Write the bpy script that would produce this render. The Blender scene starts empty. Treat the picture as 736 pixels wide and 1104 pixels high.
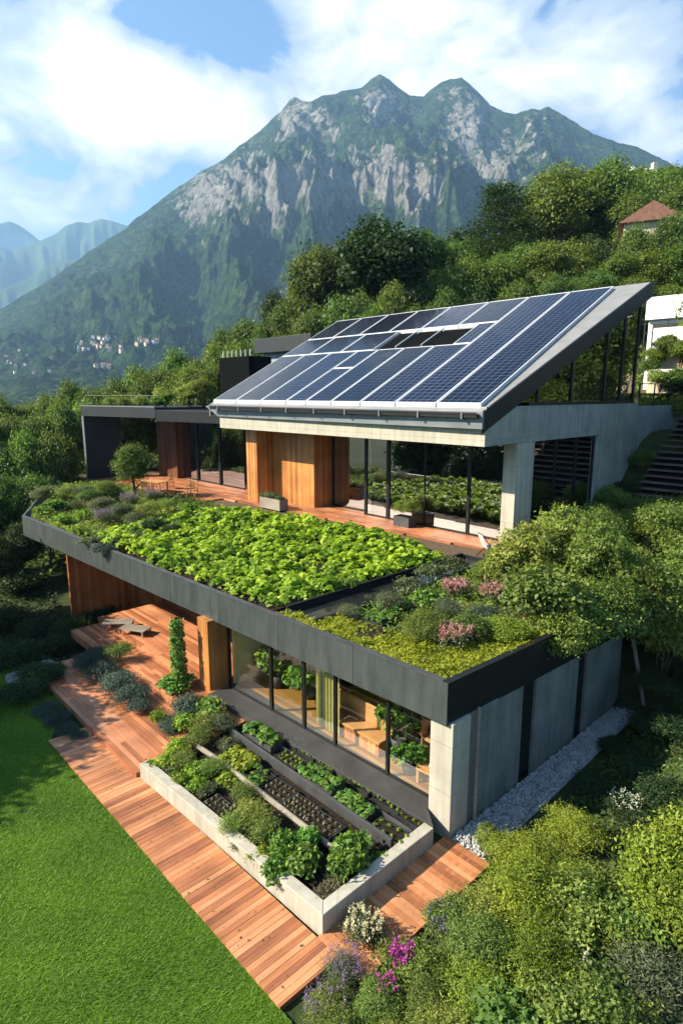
import bpy, bmesh, math, random
import numpy as np
from mathutils import Vector, Matrix, Euler

random.seed(7)
SC = bpy.context.scene
COL = SC.collection
PI = math.pi

# ------------------------------------------------------------------ camera model (used to read positions off the plan)
FPX, CX, CY = 656.0, 368.0, 552.0
PITCH = math.atan(127 / 656.0)
RZ = math.radians(46.8)
CAM = np.array([7.5, -10.3, 10.2])
FW = np.array([-math.sin(RZ), math.cos(RZ), 0.0])
RT = np.array([math.cos(RZ), math.sin(RZ), 0.0])
UPV = np.array([0, 0, 1.0])


def ray(x, y):
    a = (x - CX) / FPX
    b = (y - CY) / FPX
    return RT * a + FW * (math.cos(PITCH) - b * math.sin(PITCH)) + UPV * (-math.sin(PITCH) - b * math.cos(PITCH))


def PZ(x, y, z):
    r = ray(x, y)
    return CAM + r * ((z - CAM[2]) / r[2])


def PY(x, y, v):
    r = ray(x, y)
    return CAM + r * ((v - CAM[1]) / r[1])


def PX(x, y, v):
    r = ray(x, y)
    return CAM + r * ((v - CAM[0]) / r[0])


def PD(x, y, d):
    r = ray(x, y)
    return CAM + r * (d / (r @ FW))


# ------------------------------------------------------------------ numpy noise
def _hash(ix, iy, iz, seed):
    h = (ix.astype(np.int64) * 374761393 + iy.astype(np.int64) * 668265263 + iz.astype(np.int64) * 2147483647 + seed * 974634777) & 0xFFFFFFFF
    h = ((h ^ (h >> 13)) * 1274126177) & 0xFFFFFFFF
    h = h ^ (h >> 16)
    return (h & 0xFFFF) / 65535.0 * 2 - 1


def vnoise(x, y, z=0.0, seed=0):
    x, y, z = np.broadcast_arrays(np.asarray(x, float), np.asarray(y, float), np.asarray(z, float))
    ix, iy, iz = np.floor(x), np.floor(y), np.floor(z)
    fx, fy, fz = x - ix, y - iy, z - iz
    ux, uy, uz = [f * f * f * (f * (f * 6 - 15) + 10) for f in (fx, fy, fz)]
    r = 0
    for dx in (0, 1):
        for dy in (0, 1):
            for dz in (0, 1):
                w = (ux if dx else 1 - ux) * (uy if dy else 1 - uy) * (uz if dz else 1 - uz)
                r = r + w * _hash(ix + dx, iy + dy, iz + dz, seed)
    return r


def fbm(x, y, z=0.0, oct=4, seed=0, gain=0.5):
    a, f, s, n = 1.0, 1.0, 0.0, 0.0
    for k in range(oct):
        s = s + a * vnoise(np.asarray(x) * f + 13.7 * k, np.asarray(y) * f - 7.1 * k, np.asarray(z) * f, seed + k)
        n += a
        a *= gain
        f *= 2.03
    return s / n


def sstep(a, b, x):
    t = np.clip((x - a) / (b - a), 0, 1)
    return t * t * (3 - 2 * t)


# ------------------------------------------------------------------ scene bookkeeping
def put(o, label=None, cat=None, group=None, kind=None):
    if label:
        o['label'] = label
    if cat:
        o['category'] = cat
    if group:
        o['group'] = group
    if kind:
        o['kind'] = kind
    return o


def thing(name, label, cat, loc=(0, 0, 0), rz=0.0, group=None, sc=None):
    o = bpy.data.objects.new(name, None)
    o.empty_display_size = 0.2
    COL.objects.link(o)
    o.location = [float(v) for v in loc]
    o.rotation_euler = (0, 0, rz)
    if sc is not None:
        o.scale = (sc, sc, sc) if isinstance(sc, (int, float)) else sc
    return put(o, label, cat, group)


def link(name, me, parent=None, loc=(0, 0, 0), rot=(0, 0, 0), scale=(1, 1, 1), bevel=0.0):
    o = bpy.data.objects.new(name, me)
    COL.objects.link(o)
    o.location = [float(v) for v in loc]
    o.rotation_euler = rot
    o.scale = scale
    if parent is not None:
        o.parent = parent
    if bevel:
        m = o.modifiers.new('bevel', 'BEVEL')
        m.width = bevel
        m.segments = 2
        m.limit_method = 'ANGLE'
    return o


def dup(src, loc, rz=0.0, sc=1.0, label=None, group=None, cat=None):
    r = src.copy()
    COL.objects.link(r)
    r.location = [float(v) for v in loc]
    r.rotation_euler = (0, 0, rz)
    r.scale = (sc, sc, sc) if isinstance(sc, (int, float)) else sc
    put(r, label, cat, group)
    for ch in list(src.children):
        c = ch.copy()
        COL.objects.link(c)
        c.parent = r
        for g in list(ch.children):
            d = g.copy()
            COL.objects.link(d)
            d.parent = c
    return r


class MB:
    """collects polygons and turns them into one mesh"""

    def __init__(s):
        s.v, s.f, s.m, s.var = [], [], [], []
        s.cur = 0
        s.cv = 0.5

    def add(s, vs, fs):
        b = len(s.v)
        s.v += [tuple(float(c) for c in v) for v in vs]
        for f in fs:
            s.f.append([i + b for i in f])
            s.m.append(s.cur)
            s.var.append(s.cv)
        return s

    def prism(s, poly, z0, z1):
        a = sum(poly[i][0] * poly[(i + 1) % len(poly)][1] - poly[(i + 1) % len(poly)][0] * poly[i][1] for i in range(len(poly)))
        if a < 0:
            poly = poly[::-1]
        n = len(poly)
        z0f = z0 if callable(z0) else (lambda p: z0)
        z1f = z1 if callable(z1) else (lambda p: z1)
        vs = [(p[0], p[1], z0f(p)) for p in poly] + [(p[0], p[1], z1f(p)) for p in poly]
        fs = [list(range(n))[::-1], list(range(n, 2 * n))]
        fs += [[i, (i + 1) % n, n + (i + 1) % n, n + i] for i in range(n)]
        return s.add(vs, fs)

    def box(s, x0, x1, y0, y1, z0, z1):
        return s.prism([(x0, y0), (x1, y0), (x1, y1), (x0, y1)], z0, z1)

    def seg(s, p, q, th, z0, z1):
        """a wall in plan from p to q, th thick to the left of p->q"""
        d = np.array(q[:2], float) - np.array(p[:2], float)
        n = np.array([-d[1], d[0]]) / np.linalg.norm(d) * th
        p, q = np.array(p[:2], float), np.array(q[:2], float)
        return s.prism([tuple(p), tuple(q), tuple(q + n), tuple(p + n)], z0, z1)

    def tube(s, pts, rad, n=8, cap=True):
        pts = [Vector([float(c) for c in p]) for p in pts]
        rad = rad if isinstance(rad, (list, tuple)) else [rad] * len(pts)
        vs, fs = [], []
        for i, p in enumerate(pts):
            d = (pts[min(i + 1, len(pts) - 1)] - pts[max(i - 1, 0)]).normalized()
            a = Vector((0, 0, 1)) if abs(d.z) < 0.9 else Vector((1, 0, 0))
            u = d.cross(a).normalized()
            w = d.cross(u)
            for k in range(n):
                t = 2 * PI * k / n
                vs.append(p + (u * math.cos(t) + w * math.sin(t)) * rad[i])
        for i in range(len(pts) - 1):
            for k in range(n):
                fs.append([i * n + k, i * n + (k + 1) % n, (i + 1) * n + (k + 1) % n, (i + 1) * n + k])
        if cap:
            fs.append(list(range(n))[::-1])
            fs.append([(len(pts) - 1) * n + k for k in range(n)])
        return s.add(vs, fs)

    def lathe(s, prof, n=16, c=(0, 0, 0)):
        vs, fs = [], []
        for r, z in prof:
            for k in range(n):
                t = 2 * PI * k / n
                vs.append((c[0] + r * math.cos(t), c[1] + r * math.sin(t), c[2] + z))
        for i in range(len(prof) - 1):
            for k in range(n):
                fs.append([i * n + k, i * n + (k + 1) % n, (i + 1) * n + (k + 1) % n, (i + 1) * n + k])
        fs.append(list(range(n))[::-1])
        fs.append([(len(prof) - 1) * n + k for k in range(n)])
        return s.add(vs, fs)

    def mesh(s, name, mats, smooth=False):
        me = bpy.data.meshes.new(name)
        me.from_pydata(s.v, [], s.f)
        for m in (mats if isinstance(mats, (list, tuple)) else [mats]):
            me.materials.append(m)
        me.polygons.foreach_set('material_index', s.m)
        if smooth:
            me.polygons.foreach_set('use_smooth', [True] * len(s.f))
        at = me.attributes.new('var', 'FLOAT', 'FACE')
        at.data.foreach_set('value', s.var)
        me.update()
        return me

    def build(s, name, mats, parent=None, bevel=0.0, smooth=False, loc=(0, 0, 0), rot=(0, 0, 0)):
        return link(name, s.mesh(name, mats, smooth), parent, loc, rot, bevel=bevel)


def np_mesh(name, verts, faces4, mat, var=None, smooth=False):
    """fast mesh from arrays: verts (n,3), faces (m,k), per-face var"""
    me = bpy.data.meshes.new(name)
    nv, nf, k = len(verts), len(faces4), faces4.shape[1]
    me.vertices.add(nv)
    me.vertices.foreach_set('co', np.asarray(verts, np.float32).ravel())
    me.loops.add(nf * k)
    me.loops.foreach_set('vertex_index', faces4.astype(np.int32).ravel())
    me.polygons.add(nf)
    me.polygons.foreach_set('loop_start', np.arange(0, nf * k, k, dtype=np.int32))
    me.update(calc_edges=True)
    if smooth:
        me.polygons.foreach_set('use_smooth', np.ones(nf, bool))
    if var is not None:
        at = me.attributes.new('var', 'FLOAT', 'FACE')
        at.data.foreach_set('value', np.asarray(var, np.float32))
    for m in (mat if isinstance(mat, (list, tuple)) else [mat]):
        me.materials.append(m)
    me.update()
    me.validate()
    return me


# ------------------------------------------------------------------ materials
def nmat(name):
    m = bpy.data.materials.new(name)
    m.use_nodes = True
    nt = m.node_tree
    return m, nt, nt.nodes, nt.links, nt.nodes['Principled BSDF']


def ramp(N, stops, interp='LINEAR'):
    r = N.new('ShaderNodeValToRGB')
    cr = r.color_ramp
    cr.interpolation = interp
    while len(cr.elements) < len(stops):
        cr.elements.new(0.5)
    for e, (p, c) in zip(cr.elements, stops):
        e.position = p
        e.color = (c[0], c[1], c[2], 1)
    return r


def noisy(name, c1, c2, scale=4.0, rough=0.6, bump=0.1, stretch=(1, 1, 1), detail=6, metallic=0.0, spec=0.5, bscale=None, lo=0.3, hi=0.7, fine=0.0):
    m, nt, N, L, P = nmat(name)
    tc = N.new('ShaderNodeTexCoord')
    mp = N.new('ShaderNodeMapping')
    mp.inputs['Scale'].default_value = stretch
    L.new(tc.outputs['Object'], mp.inputs[0])
    n = N.new('ShaderNodeTexNoise')
    n.inputs['Scale'].default_value = scale
    n.inputs['Detail'].default_value = detail
    n.inputs['Roughness'].default_value = 0.62
    L.new(mp.outputs[0], n.inputs['Vector'])
    r = ramp(N, [(lo, c1), (hi, c2)])
    L.new(n.outputs['Fac'], r.inputs[0])
    L.new(r.outputs[0], P.inputs['Base Color'])
    P.inputs['Roughness'].default_value = rough
    P.inputs['Metallic'].default_value = metallic
    P.inputs['Specular IOR Level'].default_value = spec
    if bump:
        n2 = N.new('ShaderNodeTexNoise')
        n2.inputs['Scale'].default_value = bscale or scale * 6
        n2.inputs['Detail'].default_value = 5
        L.new(mp.outputs[0], n2.inputs['Vector'])
        b = N.new('ShaderNodeBump')
        b.inputs['Strength'].default_value = bump
        b.inputs['Distance'].default_value = 0.02
        L.new(n2.outputs['Fac'], b.inputs['Height'])
        L.new(b.outputs[0], P.inputs['Normal'])
    return m


def wood(name, cols, plank=None, axis='X', rough=0.5, grain=(1.2, 14, 14), bump=0.15, spec=0.35):
    """planks come from the per-face 'var' of the mesh (geometry) or, with plank, from object coordinates"""
    m, nt, N, L, P = nmat(name)
    tc = N.new('ShaderNodeTexCoord')
    mp = N.new('ShaderNodeMapping')
    mp.inputs['Scale'].default_value = grain
    L.new(tc.outputs['Object'], mp.inputs[0])
    at = N.new('ShaderNodeAttribute')
    at.attribute_name = 'var'
    src = at.outputs['Fac']
    height = None
    if plank:
        sx = N.new('ShaderNodeSeparateXYZ')
        L.new(tc.outputs['Object'], sx.inputs[0])
        ad = N.new('ShaderNodeMath')
        ad.operation = 'ADD'
        L.new(sx.outputs['X'], ad.inputs[0])
        L.new(sx.outputs['Y'], ad.inputs[1])
        dv = N.new('ShaderNodeMath')
        dv.operation = 'DIVIDE'
        dv.inputs[1].default_value = plank
        L.new((ad if axis == 'XY' else sx).outputs[0 if axis == 'XY' else axis], dv.inputs[0])
        fl = N.new('ShaderNodeMath')
        fl.operation = 'FLOOR'
        L.new(dv.outputs[0], fl.inputs[0])
        wn = N.new('ShaderNodeTexWhiteNoise')
        wn.noise_dimensions = '1D'
        L.new(fl.outputs[0], wn.inputs['W'])
        src = wn.outputs['Value']
        fr = N.new('ShaderNodeMath')
        fr.operation = 'FRACT'
        L.new(dv.outputs[0], fr.inputs[0])
        gp = ramp(N, [(0.0, (0, 0, 0)), (0.05, (1, 1, 1)), (0.95, (1, 1, 1)), (1.0, (0, 0, 0))])
        L.new(fr.outputs[0], gp.inputs[0])
        height = gp.outputs[0]
    off = N.new('ShaderNodeVectorMath')
    off.operation = 'ADD'
    L.new(mp.outputs[0], off.inputs[0])
    sc = N.new('ShaderNodeVectorMath')
    sc.operation = 'SCALE'
    sc.inputs['Scale'].default_value = 37.0
    L.new(src, sc.inputs[0])
    L.new(sc.outputs[0], off.inputs[1])
    n = N.new('ShaderNodeTexNoise')
    n.inputs['Scale'].default_value = 1.0
    n.inputs['Detail'].default_value = 6
    n.inputs['Roughness'].default_value = 0.65
    L.new(off.outputs[0], n.inputs['Vector'])
    r = ramp(N, cols)
    mx = N.new('ShaderNodeMath')
    mx.operation = 'MULTIPLY_ADD'
    L.new(n.outputs['Fac'], mx.inputs[0])
    mx.inputs[1].default_value = 0.75
    s2 = N.new('ShaderNodeMath')
    s2.operation = 'MULTIPLY_ADD'
    L.new(src, s2.inputs[0])
    s2.inputs[1].default_value = 0.62
    s2.inputs[2].default_value = -0.2
    L.new(s2.outputs[0], mx.inputs[2])
    L.new(mx.outputs[0], r.inputs[0])
    # broad weathering
    n3 = N.new('ShaderNodeTexNoise')
    n3.inputs['Scale'].default_value = 0.8
    n3.inputs['Detail'].default_value = 6
    L.new(tc.outputs['Object'], n3.inputs['Vector'])
    hs = N.new('ShaderNodeHueSaturation')
    mr = N.new('ShaderNodeMapRange')
    mr.inputs[1].default_value = 0.3
    mr.inputs[2].default_value = 0.7
    mr.inputs[3].default_value = 0.66
    mr.inputs[4].default_value = 1.18
    L.new(n3.outputs['Fac'], mr.inputs[0])
    L.new(mr.outputs[0], hs.inputs['Value'])
    L.new(r.outputs[0], hs.inputs['Color'])
    col = hs.outputs[0]
    if height is not None:
        mm = N.new('ShaderNodeMix')
        mm.data_type = 'RGBA'
        mm.inputs['A'].default_value = (0.03, 0.012, 0.005, 1)
        L.new(height, mm.inputs['Factor'])
        L.new(col, mm.inputs['B'])
        col = mm.outputs['Result']
    L.new(col, P.inputs['Base Color'])
    P.inputs['Roughness'].default_value = rough
    P.inputs['Specular IOR Level'].default_value = spec
    b = N.new('ShaderNodeBump')
    b.inputs['Strength'].default_value = bump
    b.inputs['Distance'].default_value = 0.01
    L.new(n.outputs['Fac'], b.inputs['Height'])
    L.new(b.outputs[0], P.inputs['Normal'])
    return m


def leafmat(name, stops, rough=0.55, trans=0.35, hue=0.02, val=0.25, spec=0.3, wet=1.0):
    m, nt, N, L, P = nmat(name)
    at = N.new('ShaderNodeAttribute')
    at.attribute_name = 'var'
    r = ramp(N, stops)
    L.new(at.outputs['Fac'], r.inputs[0])
    oi = N.new('ShaderNodeObjectInfo')
    hs = N.new('ShaderNodeHueSaturation')
    a = N.new('ShaderNodeMapRange')
    a.inputs[3].default_value = 0.5 - hue
    a.inputs[4].default_value = 0.5 + hue
    L.new(oi.outputs['Random'], a.inputs[0])
    L.new(a.outputs[0], hs.inputs['Hue'])
    w = N.new('ShaderNodeTexWhiteNoise')
    w.noise_dimensions = '1D'
    L.new(oi.outputs['Random'], w.inputs['W'])
    b = N.new('ShaderNodeMapRange')
    b.inputs[3].default_value = 1 - val
    b.inputs[4].default_value = 1 + val
    L.new(w.outputs['Value'], b.inputs[0])
    L.new(b.outputs[0], hs.inputs['Value'])
    L.new(r.outputs[0], hs.inputs['Color'])
    L.new(hs.outputs[0], P.inputs['Base Color'])
    P.inputs['Roughness'].default_value = rough
    P.inputs['Specular IOR Level'].default_value = spec
    t = N.new('ShaderNodeBsdfTranslucent')
    tint = N.new('ShaderNodeMix')
    tint.data_type = 'RGBA'
    tint.blend_type = 'MULTIPLY'
    tint.inputs['Factor'].default_value = 1.0
    tint.inputs['B'].default_value = (1.5, 1.5, 0.7, 1)
    L.new(hs.outputs[0], tint.inputs['A'])
    L.new(tint.outputs['Result'], t.inputs['Color'])
    mx = N.new('ShaderNodeMixShader')
    mx.inputs[0].default_value = trans
    L.new(P.outputs[0], mx.inputs[1])
    L.new(t.outputs[0], mx.inputs[2])
    L.new(mx.outputs[0], N['Material Output'].inputs['Surface'])
    return m


def glassmat(name, tint=(0.8, 0.85, 0.83), refl=1.0, base=0.05):
    m, nt, N, L, P = nmat(name)
    N.remove(P)
    tr = N.new('ShaderNodeBsdfTransparent')
    tr.inputs[0].default_value = (*tint, 1)
    gl = N.new('ShaderNodeBsdfGlossy')
    gl.inputs['Roughness'].default_value = 0.0
    gl.inputs['Color'].default_value = (0.95, 0.97, 1, 1)
    fr = N.new('ShaderNodeFresnel')
    ge = N.new('ShaderNodeNewGeometry')     # a thin pane: the same reflectance from both sides
    io = N.new('ShaderNodeMapRange')
    io.inputs[3].default_value = 1.5
    io.inputs[4].default_value = 1 / 1.5
    L.new(ge.outputs['Backfacing'], io.inputs[0])
    L.new(io.outputs[0], fr.inputs['IOR'])
    ma = N.new('ShaderNodeMath')
    ma.operation = 'MULTIPLY_ADD'
    ma.use_clamp = True
    L.new(fr.outputs[0], ma.inputs[0])
    ma.inputs[1].default_value = refl
    ma.inputs[2].default_value = base
    mx = N.new('ShaderNodeMixShader')
    L.new(ma.outputs[0], mx.inputs[0])
    L.new(tr.outputs[0], mx.inputs[1])
    L.new(gl.outputs[0], mx.inputs[2])
    L.new(mx.outputs[0], N['Material Output'].inputs['Surface'])
    return m


def concretemat(name, c1, c2, board=0.0):
    m, nt, N, L, P = nmat(name)
    tc = N.new('ShaderNodeTexCoord')
    n = N.new('ShaderNodeTexNoise')
    n.inputs['Scale'].default_value = 0.9
    n.inputs['Detail'].default_value = 8
    n.inputs['Roughness'].default_value = 0.65
    L.new(tc.outputs['Object'], n.inputs['Vector'])
    mp = N.new('ShaderNodeMapping')
    mp.inputs['Scale'].default_value = (5, 5, 0.35)
    L.new(tc.outputs['Object'], mp.inputs[0])
    st = N.new('ShaderNodeTexNoise')
    st.inputs['Scale'].default_value = 1.0
    st.inputs['Detail'].default_value = 5
    L.new(mp.outputs[0], st.inputs['Vector'])
    ad = N.new('ShaderNodeMath')
    ad.operation = 'MULTIPLY_ADD'
    L.new(st.outputs['Fac'], ad.inputs[0])
    ad.inputs[1].default_value = 0.5
    hf = N.new('ShaderNodeMath')
    hf.operation = 'MULTIPLY'
    hf.inputs[1].default_value = 0.5
    L.new(n.outputs['Fac'], hf.inputs[0])
    L.new(hf.outputs[0], ad.inputs[2])
    r = ramp(N, [(0.36, c1), (0.62, c2)])
    L.new(ad.outputs[0], r.inputs[0])
    sx = N.new('ShaderNodeSeparateXYZ')
    L.new(tc.outputs['Object'], sx.inputs[0])

    def line(src, step, off):
        d = N.new('ShaderNodeMath')
        d.operation = 'MULTIPLY_ADD'
        L.new(src, d.inputs[0])
        d.inputs[1].default_value = 1 / step
        d.inputs[2].default_value = off
        fr = N.new('ShaderNodeMath')
        fr.operation = 'FRACT'
        L.new(d.outputs[0], fr.inputs[0])
        c = N.new('ShaderNodeMath')
        c.operation = 'LESS_THAN'
        L.new(fr.outputs[0], c.inputs[0])
        c.inputs[1].default_value = .012 / step
        return c.outputs[0]
    xy = N.new('ShaderNodeMath')
    L.new(sx.outputs['X'], xy.inputs[0])
    L.new(sx.outputs['Y'], xy.inputs[1])
    jn = N.new('ShaderNodeMath')
    jn.operation = 'MAXIMUM'
    L.new(line(sx.outputs['Z'], 1.22, .1), jn.inputs[0])
    L.new(line(xy.outputs[0], 2.46, .37), jn.inputs[1])
    jm = N.new('ShaderNodeMix')
    jm.data_type = 'RGBA'
    jm.blend_type = 'MULTIPLY'
    jm.inputs['B'].default_value = (.55, .55, .55, 1)
    L.new(jn.outputs[0], jm.inputs['Factor'])
    L.new(r.outputs[0], jm.inputs['A'])
    L.new(jm.outputs['Result'], P.inputs['Base Color'])
    P.inputs['Roughness'].default_value = 0.8
    P.inputs['Specular IOR Level'].default_value = 0.25
    n2 = N.new('ShaderNodeTexNoise')
    n2.inputs['Scale'].default_value = 22
    n2.inputs['Detail'].default_value = 6
    L.new(tc.outputs['Object'], n2.inputs['Vector'])
    b = N.new('ShaderNodeBump')
    b.inputs['Strength'].default_value = 0.25
    b.inputs['Distance'].default_value = 0.01
    L.new(n2.outputs['Fac'], b.inputs['Height'])
    L.new(b.outputs[0], P.inputs['Normal'])
    return m


M = {}
M['concrete'] = concretemat('concrete', (0.19, 0.20, 0.175), (0.34, 0.345, 0.305))
M['concrete_pale'] = concretemat('concrete_pale', (0.29, 0.265, 0.21), (0.43, 0.40, 0.325))
M['concrete_grey'] = concretemat('concrete_grey', (0.17, 0.20, 0.21), (0.30, 0.33, 0.34))
M['fascia'] = noisy('fascia_metal', (0.040, 0.050, 0.050), (0.078, 0.092, 0.090), 1.6, 0.45, 0.04, stretch=(2.2, 2.2, .5), metallic=0.3, bscale=3, detail=8)
M['black'] = noisy('black_metal', (0.005, 0.0055, 0.006), (0.011, 0.0115, 0.012), 2.0, 0.5, 0.03, spec=0.3)
M['dark'] = noisy('dark_metal', (0.012, 0.0135, 0.0145), (0.022, 0.024, 0.025), 2.0, 0.5, 0.05, spec=0.35)
M['sill'] = noisy('sill_metal', (0.045, 0.045, 0.047), (0.085, 0.082, 0.08), 1.5, 0.4, 0.04, metallic=0.3)
M['zinc'] = noisy('zinc', (0.12, 0.13, 0.14), (0.17, 0.18, 0.185), 1.2, 0.5, 0.04, metallic=0.2)
M['roofcap'] = noisy('roof_cap', (0.16, 0.162, 0.16), (0.22, 0.218, 0.21), 1.2, 0.6, 0.04)
M['alu'] = noisy('aluminium', (0.50, 0.52, 0.54), (0.62, 0.63, 0.65), 3.0, 0.4, 0.0, metallic=0.2)
M['soil'] = noisy('soil', (0.010, 0.007, 0.005), (0.035, 0.026, 0.018), 9, 0.95, 1.0, bscale=30, spec=0.1)
M['mulch'] = noisy('mulch', (0.05, 0.035, 0.022), (0.17, 0.12, 0.08), 16, 0.95, 1.0, bscale=40, spec=0.1)
M['ground'] = noisy('ground', (0.018, 0.028, 0.010), (0.05, 0.065, 0.022), 1.6, 0.95, 0.8, bscale=14, spec=0.1)
M['lawnbase'] = noisy('lawn_base', (0.045, 0.095, 0.010), (0.075, 0.14, 0.014), 0.9, 0.9, 0.6, bscale=60, spec=0.1)
M['pebble'] = noisy('pebble', (0.22, 0.22, 0.22), (0.46, 0.455, 0.44), 5.0, 0.85, 0.2)
M['boulder'] = noisy('boulder', (0.10, 0.10, 0.10), (0.24, 0.235, 0.22), 3.0, 0.85, 0.5)
M['white'] = noisy('white_paint', (0.72, 0.71, 0.68), (0.80, 0.79, 0.76), 1.5, 0.6, 0.05)
M['beige'] = noisy('beige_render', (0.46, 0.38, 0.28), (0.60, 0.50, 0.38), 1.5, 0.8, 0.15)
M['terracotta'] = noisy('terracotta', (0.36, 0.12, 0.05), (0.52, 0.20, 0.09), 4, 0.75, 0.2)
M['rooftile'] = noisy('roof_tile', (0.13, 0.06, 0.042), (0.28, 0.13, 0.085), 5, 0.85, 0.6, bscale=12)
M['tray'] = noisy('tray_plastic', (0.012, 0.013, 0.014), (0.03, 0.031, 0.032), 4, 0.45, 0.05)
M['greytray'] = noisy('grey_board', (0.030, 0.031, 0.033), (0.065, 0.065, 0.065), 2, 0.6, 0.1)
M['basin'] = noisy('basin_sheet', (0.008, 0.009, 0.010), (0.02, 0.022, 0.024), 1.2, 0.12, 0.0)
M['fabric'] = noisy('fabric', (0.50, 0.49, 0.46), (0.62, 0.61, 0.58), 12, 0.9, 0.3)
M['bark'] = noisy('bark', (0.035, 0.026, 0.018), (0.10, 0.078, 0.055), 3, 0.95, 0.8, stretch=(4, 4, 0.6))
M['stem'] = noisy('stem', (0.05, 0.05, 0.02), (0.10, 0.09, 0.04), 6, 0.9, 0.2)
M['deck'] = wood('deck_boards', [(0.12, (0.20, 0.070, 0.032)), (0.5, (0.42, 0.165, 0.066)), (0.9, (0.56, 0.265, 0.125))], grain=(14, 1.0, 14))
M['deckx'] = wood('deck_boards_long', [(0.12, (0.21, 0.070, 0.030)), (0.5, (0.42, 0.155, 0.065)), (0.9, (0.56, 0.25, 0.125))], grain=(1.0, 14, 14))
M['cedar'] = wood('cedar_planks', [(0.1, (0.30, 0.105, 0.025)), (0.5, (0.46, 0.19, 0.05)), (0.9, (0.60, 0.29, 0.09))], plank=0.16, axis='XY', grain=(12, 12, 0.8))
M['cedardark'] = wood('cedar_planks_red', [(0.1, (0.20, 0.055, 0.015)), (0.5, (0.34, 0.105, 0.028)), (0.9, (0.46, 0.16, 0.05))], plank=0.18, axis='XY', grain=(12, 12, 0.8))
M['oak'] = wood('oak', [(0.1, (0.36, 0.17, 0.06)), (0.5, (0.54, 0.28, 0.11)), (0.9, (0.66, 0.38, 0.17))], grain=(1.5, 12, 12))
M['greywood'] = wood('weathered_wood', [(0.1, (0.16, 0.13, 0.10)), (0.5, (0.28, 0.24, 0.19)), (0.9, (0.40, 0.35, 0.28))], grain=(1.5, 12, 12))
M['brownstep'] = wood('dark_tread', [(0.1, (0.07, 0.05, 0.036)), (0.5, (0.14, 0.10, 0.072)), (0.9, (0.21, 0.155, 0.11))], grain=(1.5, 12, 12))
M['roomwall'] = noisy('room_wall', (0.66, 0.46, 0.17), (0.76, 0.56, 0.24), 0.8, 0.8, 0.05)
M['roomfloor'] = wood('room_floor', [(0.1, (0.17, 0.075, 0.016)), (0.5, (0.27, 0.135, 0.030)), (0.9, (0.36, 0.20, 0.055))], plank=0.15, axis='Y', grain=(1, 12, 12))
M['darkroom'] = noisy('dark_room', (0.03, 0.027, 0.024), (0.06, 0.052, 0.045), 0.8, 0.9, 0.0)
M['curtain'] = noisy('curtain', (0.30, 0.27, 0.08), (0.48, 0.42, 0.16), 1.0, 0.9, 0.3, stretch=(9, 9, 0.2))
M['glass'] = glassmat('glass_clear', (0.94, 0.96, 0.93), 0.9, 0.015)
M['glassdark'] = glassmat('glass_dark', (0.42, 0.46, 0.45), 1.6, 0.34)
M['cedarshaded'] = wood('cedar_planks_shaded', [(0.1, (0.05, 0.018, 0.008)), (0.5, (0.10, 0.036, 0.015)), (0.9, (0.16, 0.065, 0.028))], plank=0.18, axis='XY', grain=(12, 12, 0.8))  # darker copy of the cedar planks, shade under the pavilion roof put into the colour
M['water'] = noisy('lake_water', (0.10, 0.17, 0.20), (0.13, 0.20, 0.23), 0.01, 0.12, 0.03, bscale=0.3)

G_TREE = [(0.0, (0.034, 0.068, 0.014)), (0.5, (0.092, 0.152, 0.028)), (1.0, (0.170, 0.235, 0.048))]
M['lf_mid'] = leafmat('leaf_mid', G_TREE)
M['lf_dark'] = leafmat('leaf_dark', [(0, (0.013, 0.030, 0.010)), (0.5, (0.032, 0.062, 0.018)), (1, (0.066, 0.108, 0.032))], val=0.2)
M['lf_lime'] = leafmat('leaf_lime', [(0, (0.08, 0.12, 0.012)), (0.5, (0.165, 0.225, 0.022)), (1, (0.27, 0.32, 0.04))], val=0.2)
M['lf_treelime'] = leafmat('leaf_tree_lime', [(0, (0.042, 0.075, 0.013)), (0.5, (0.095, 0.150, 0.024)), (1, (0.165, 0.225, 0.040))], val=0.15)
M['lf_shrub'] = leafmat('leaf_shrub', [(0, (0.046, 0.076, 0.014)), (0.5, (0.155, 0.215, 0.038)), (1, (0.31, 0.355, 0.088))], val=0.22, hue=.025, trans=.42)
M['lf_grey'] = leafmat('leaf_grey', [(0, (0.045, 0.065, 0.030)), (0.5, (0.11, 0.14, 0.07)), (1, (0.21, 0.24, 0.13))], val=0.2)
M['lf_blue'] = leafmat('leaf_blue', [(0, (0.024, 0.042, 0.030)), (0.5, (0.050, 0.080, 0.058)), (1, (0.10, 0.14, 0.10))], val=0.2, trans=0.2)
M['lf_crop'] = leafmat('leaf_crop', [(0, (0.09, 0.18, 0.012)), (0.5, (0.20, 0.33, 0.022)), (1, (0.34, 0.45, 0.045))], trans=0.4, val=0.1)
M['lf_sedum'] = leafmat('leaf_sedum', [(0, (0.13, 0.18, 0.015)), (0.5, (0.29, 0.34, 0.030)), (1, (0.44, 0.46, 0.06))], trans=0.4, val=0.12)
M['lf_veg'] = leafmat('leaf_veg', [(0, (0.045, 0.10, 0.016)), (0.5, (0.11, 0.22, 0.035)), (1, (0.20, 0.33, 0.06))], val=0.15)
M['lf_fresh'] = leafmat('leaf_fresh', [(0, (0.09, 0.16, 0.014)), (0.5, (0.19, 0.29, 0.03)), (1, (0.31, 0.40, 0.06))], val=0.15)
M['lf_dry'] = leafmat('leaf_dry', [(0, (0.07, 0.065, 0.03)), (0.5, (0.14, 0.13, 0.07)), (1, (0.24, 0.24, 0.14))], val=0.15, trans=0.2)
M['lf_grass'] = leafmat('grass_blade', [(0, (0.062, 0.150, 0.007)), (0.5, (0.122, 0.245, 0.011)), (1, (0.20, 0.32, 0.022))], val=0.0, hue=0, trans=0.3)
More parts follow.
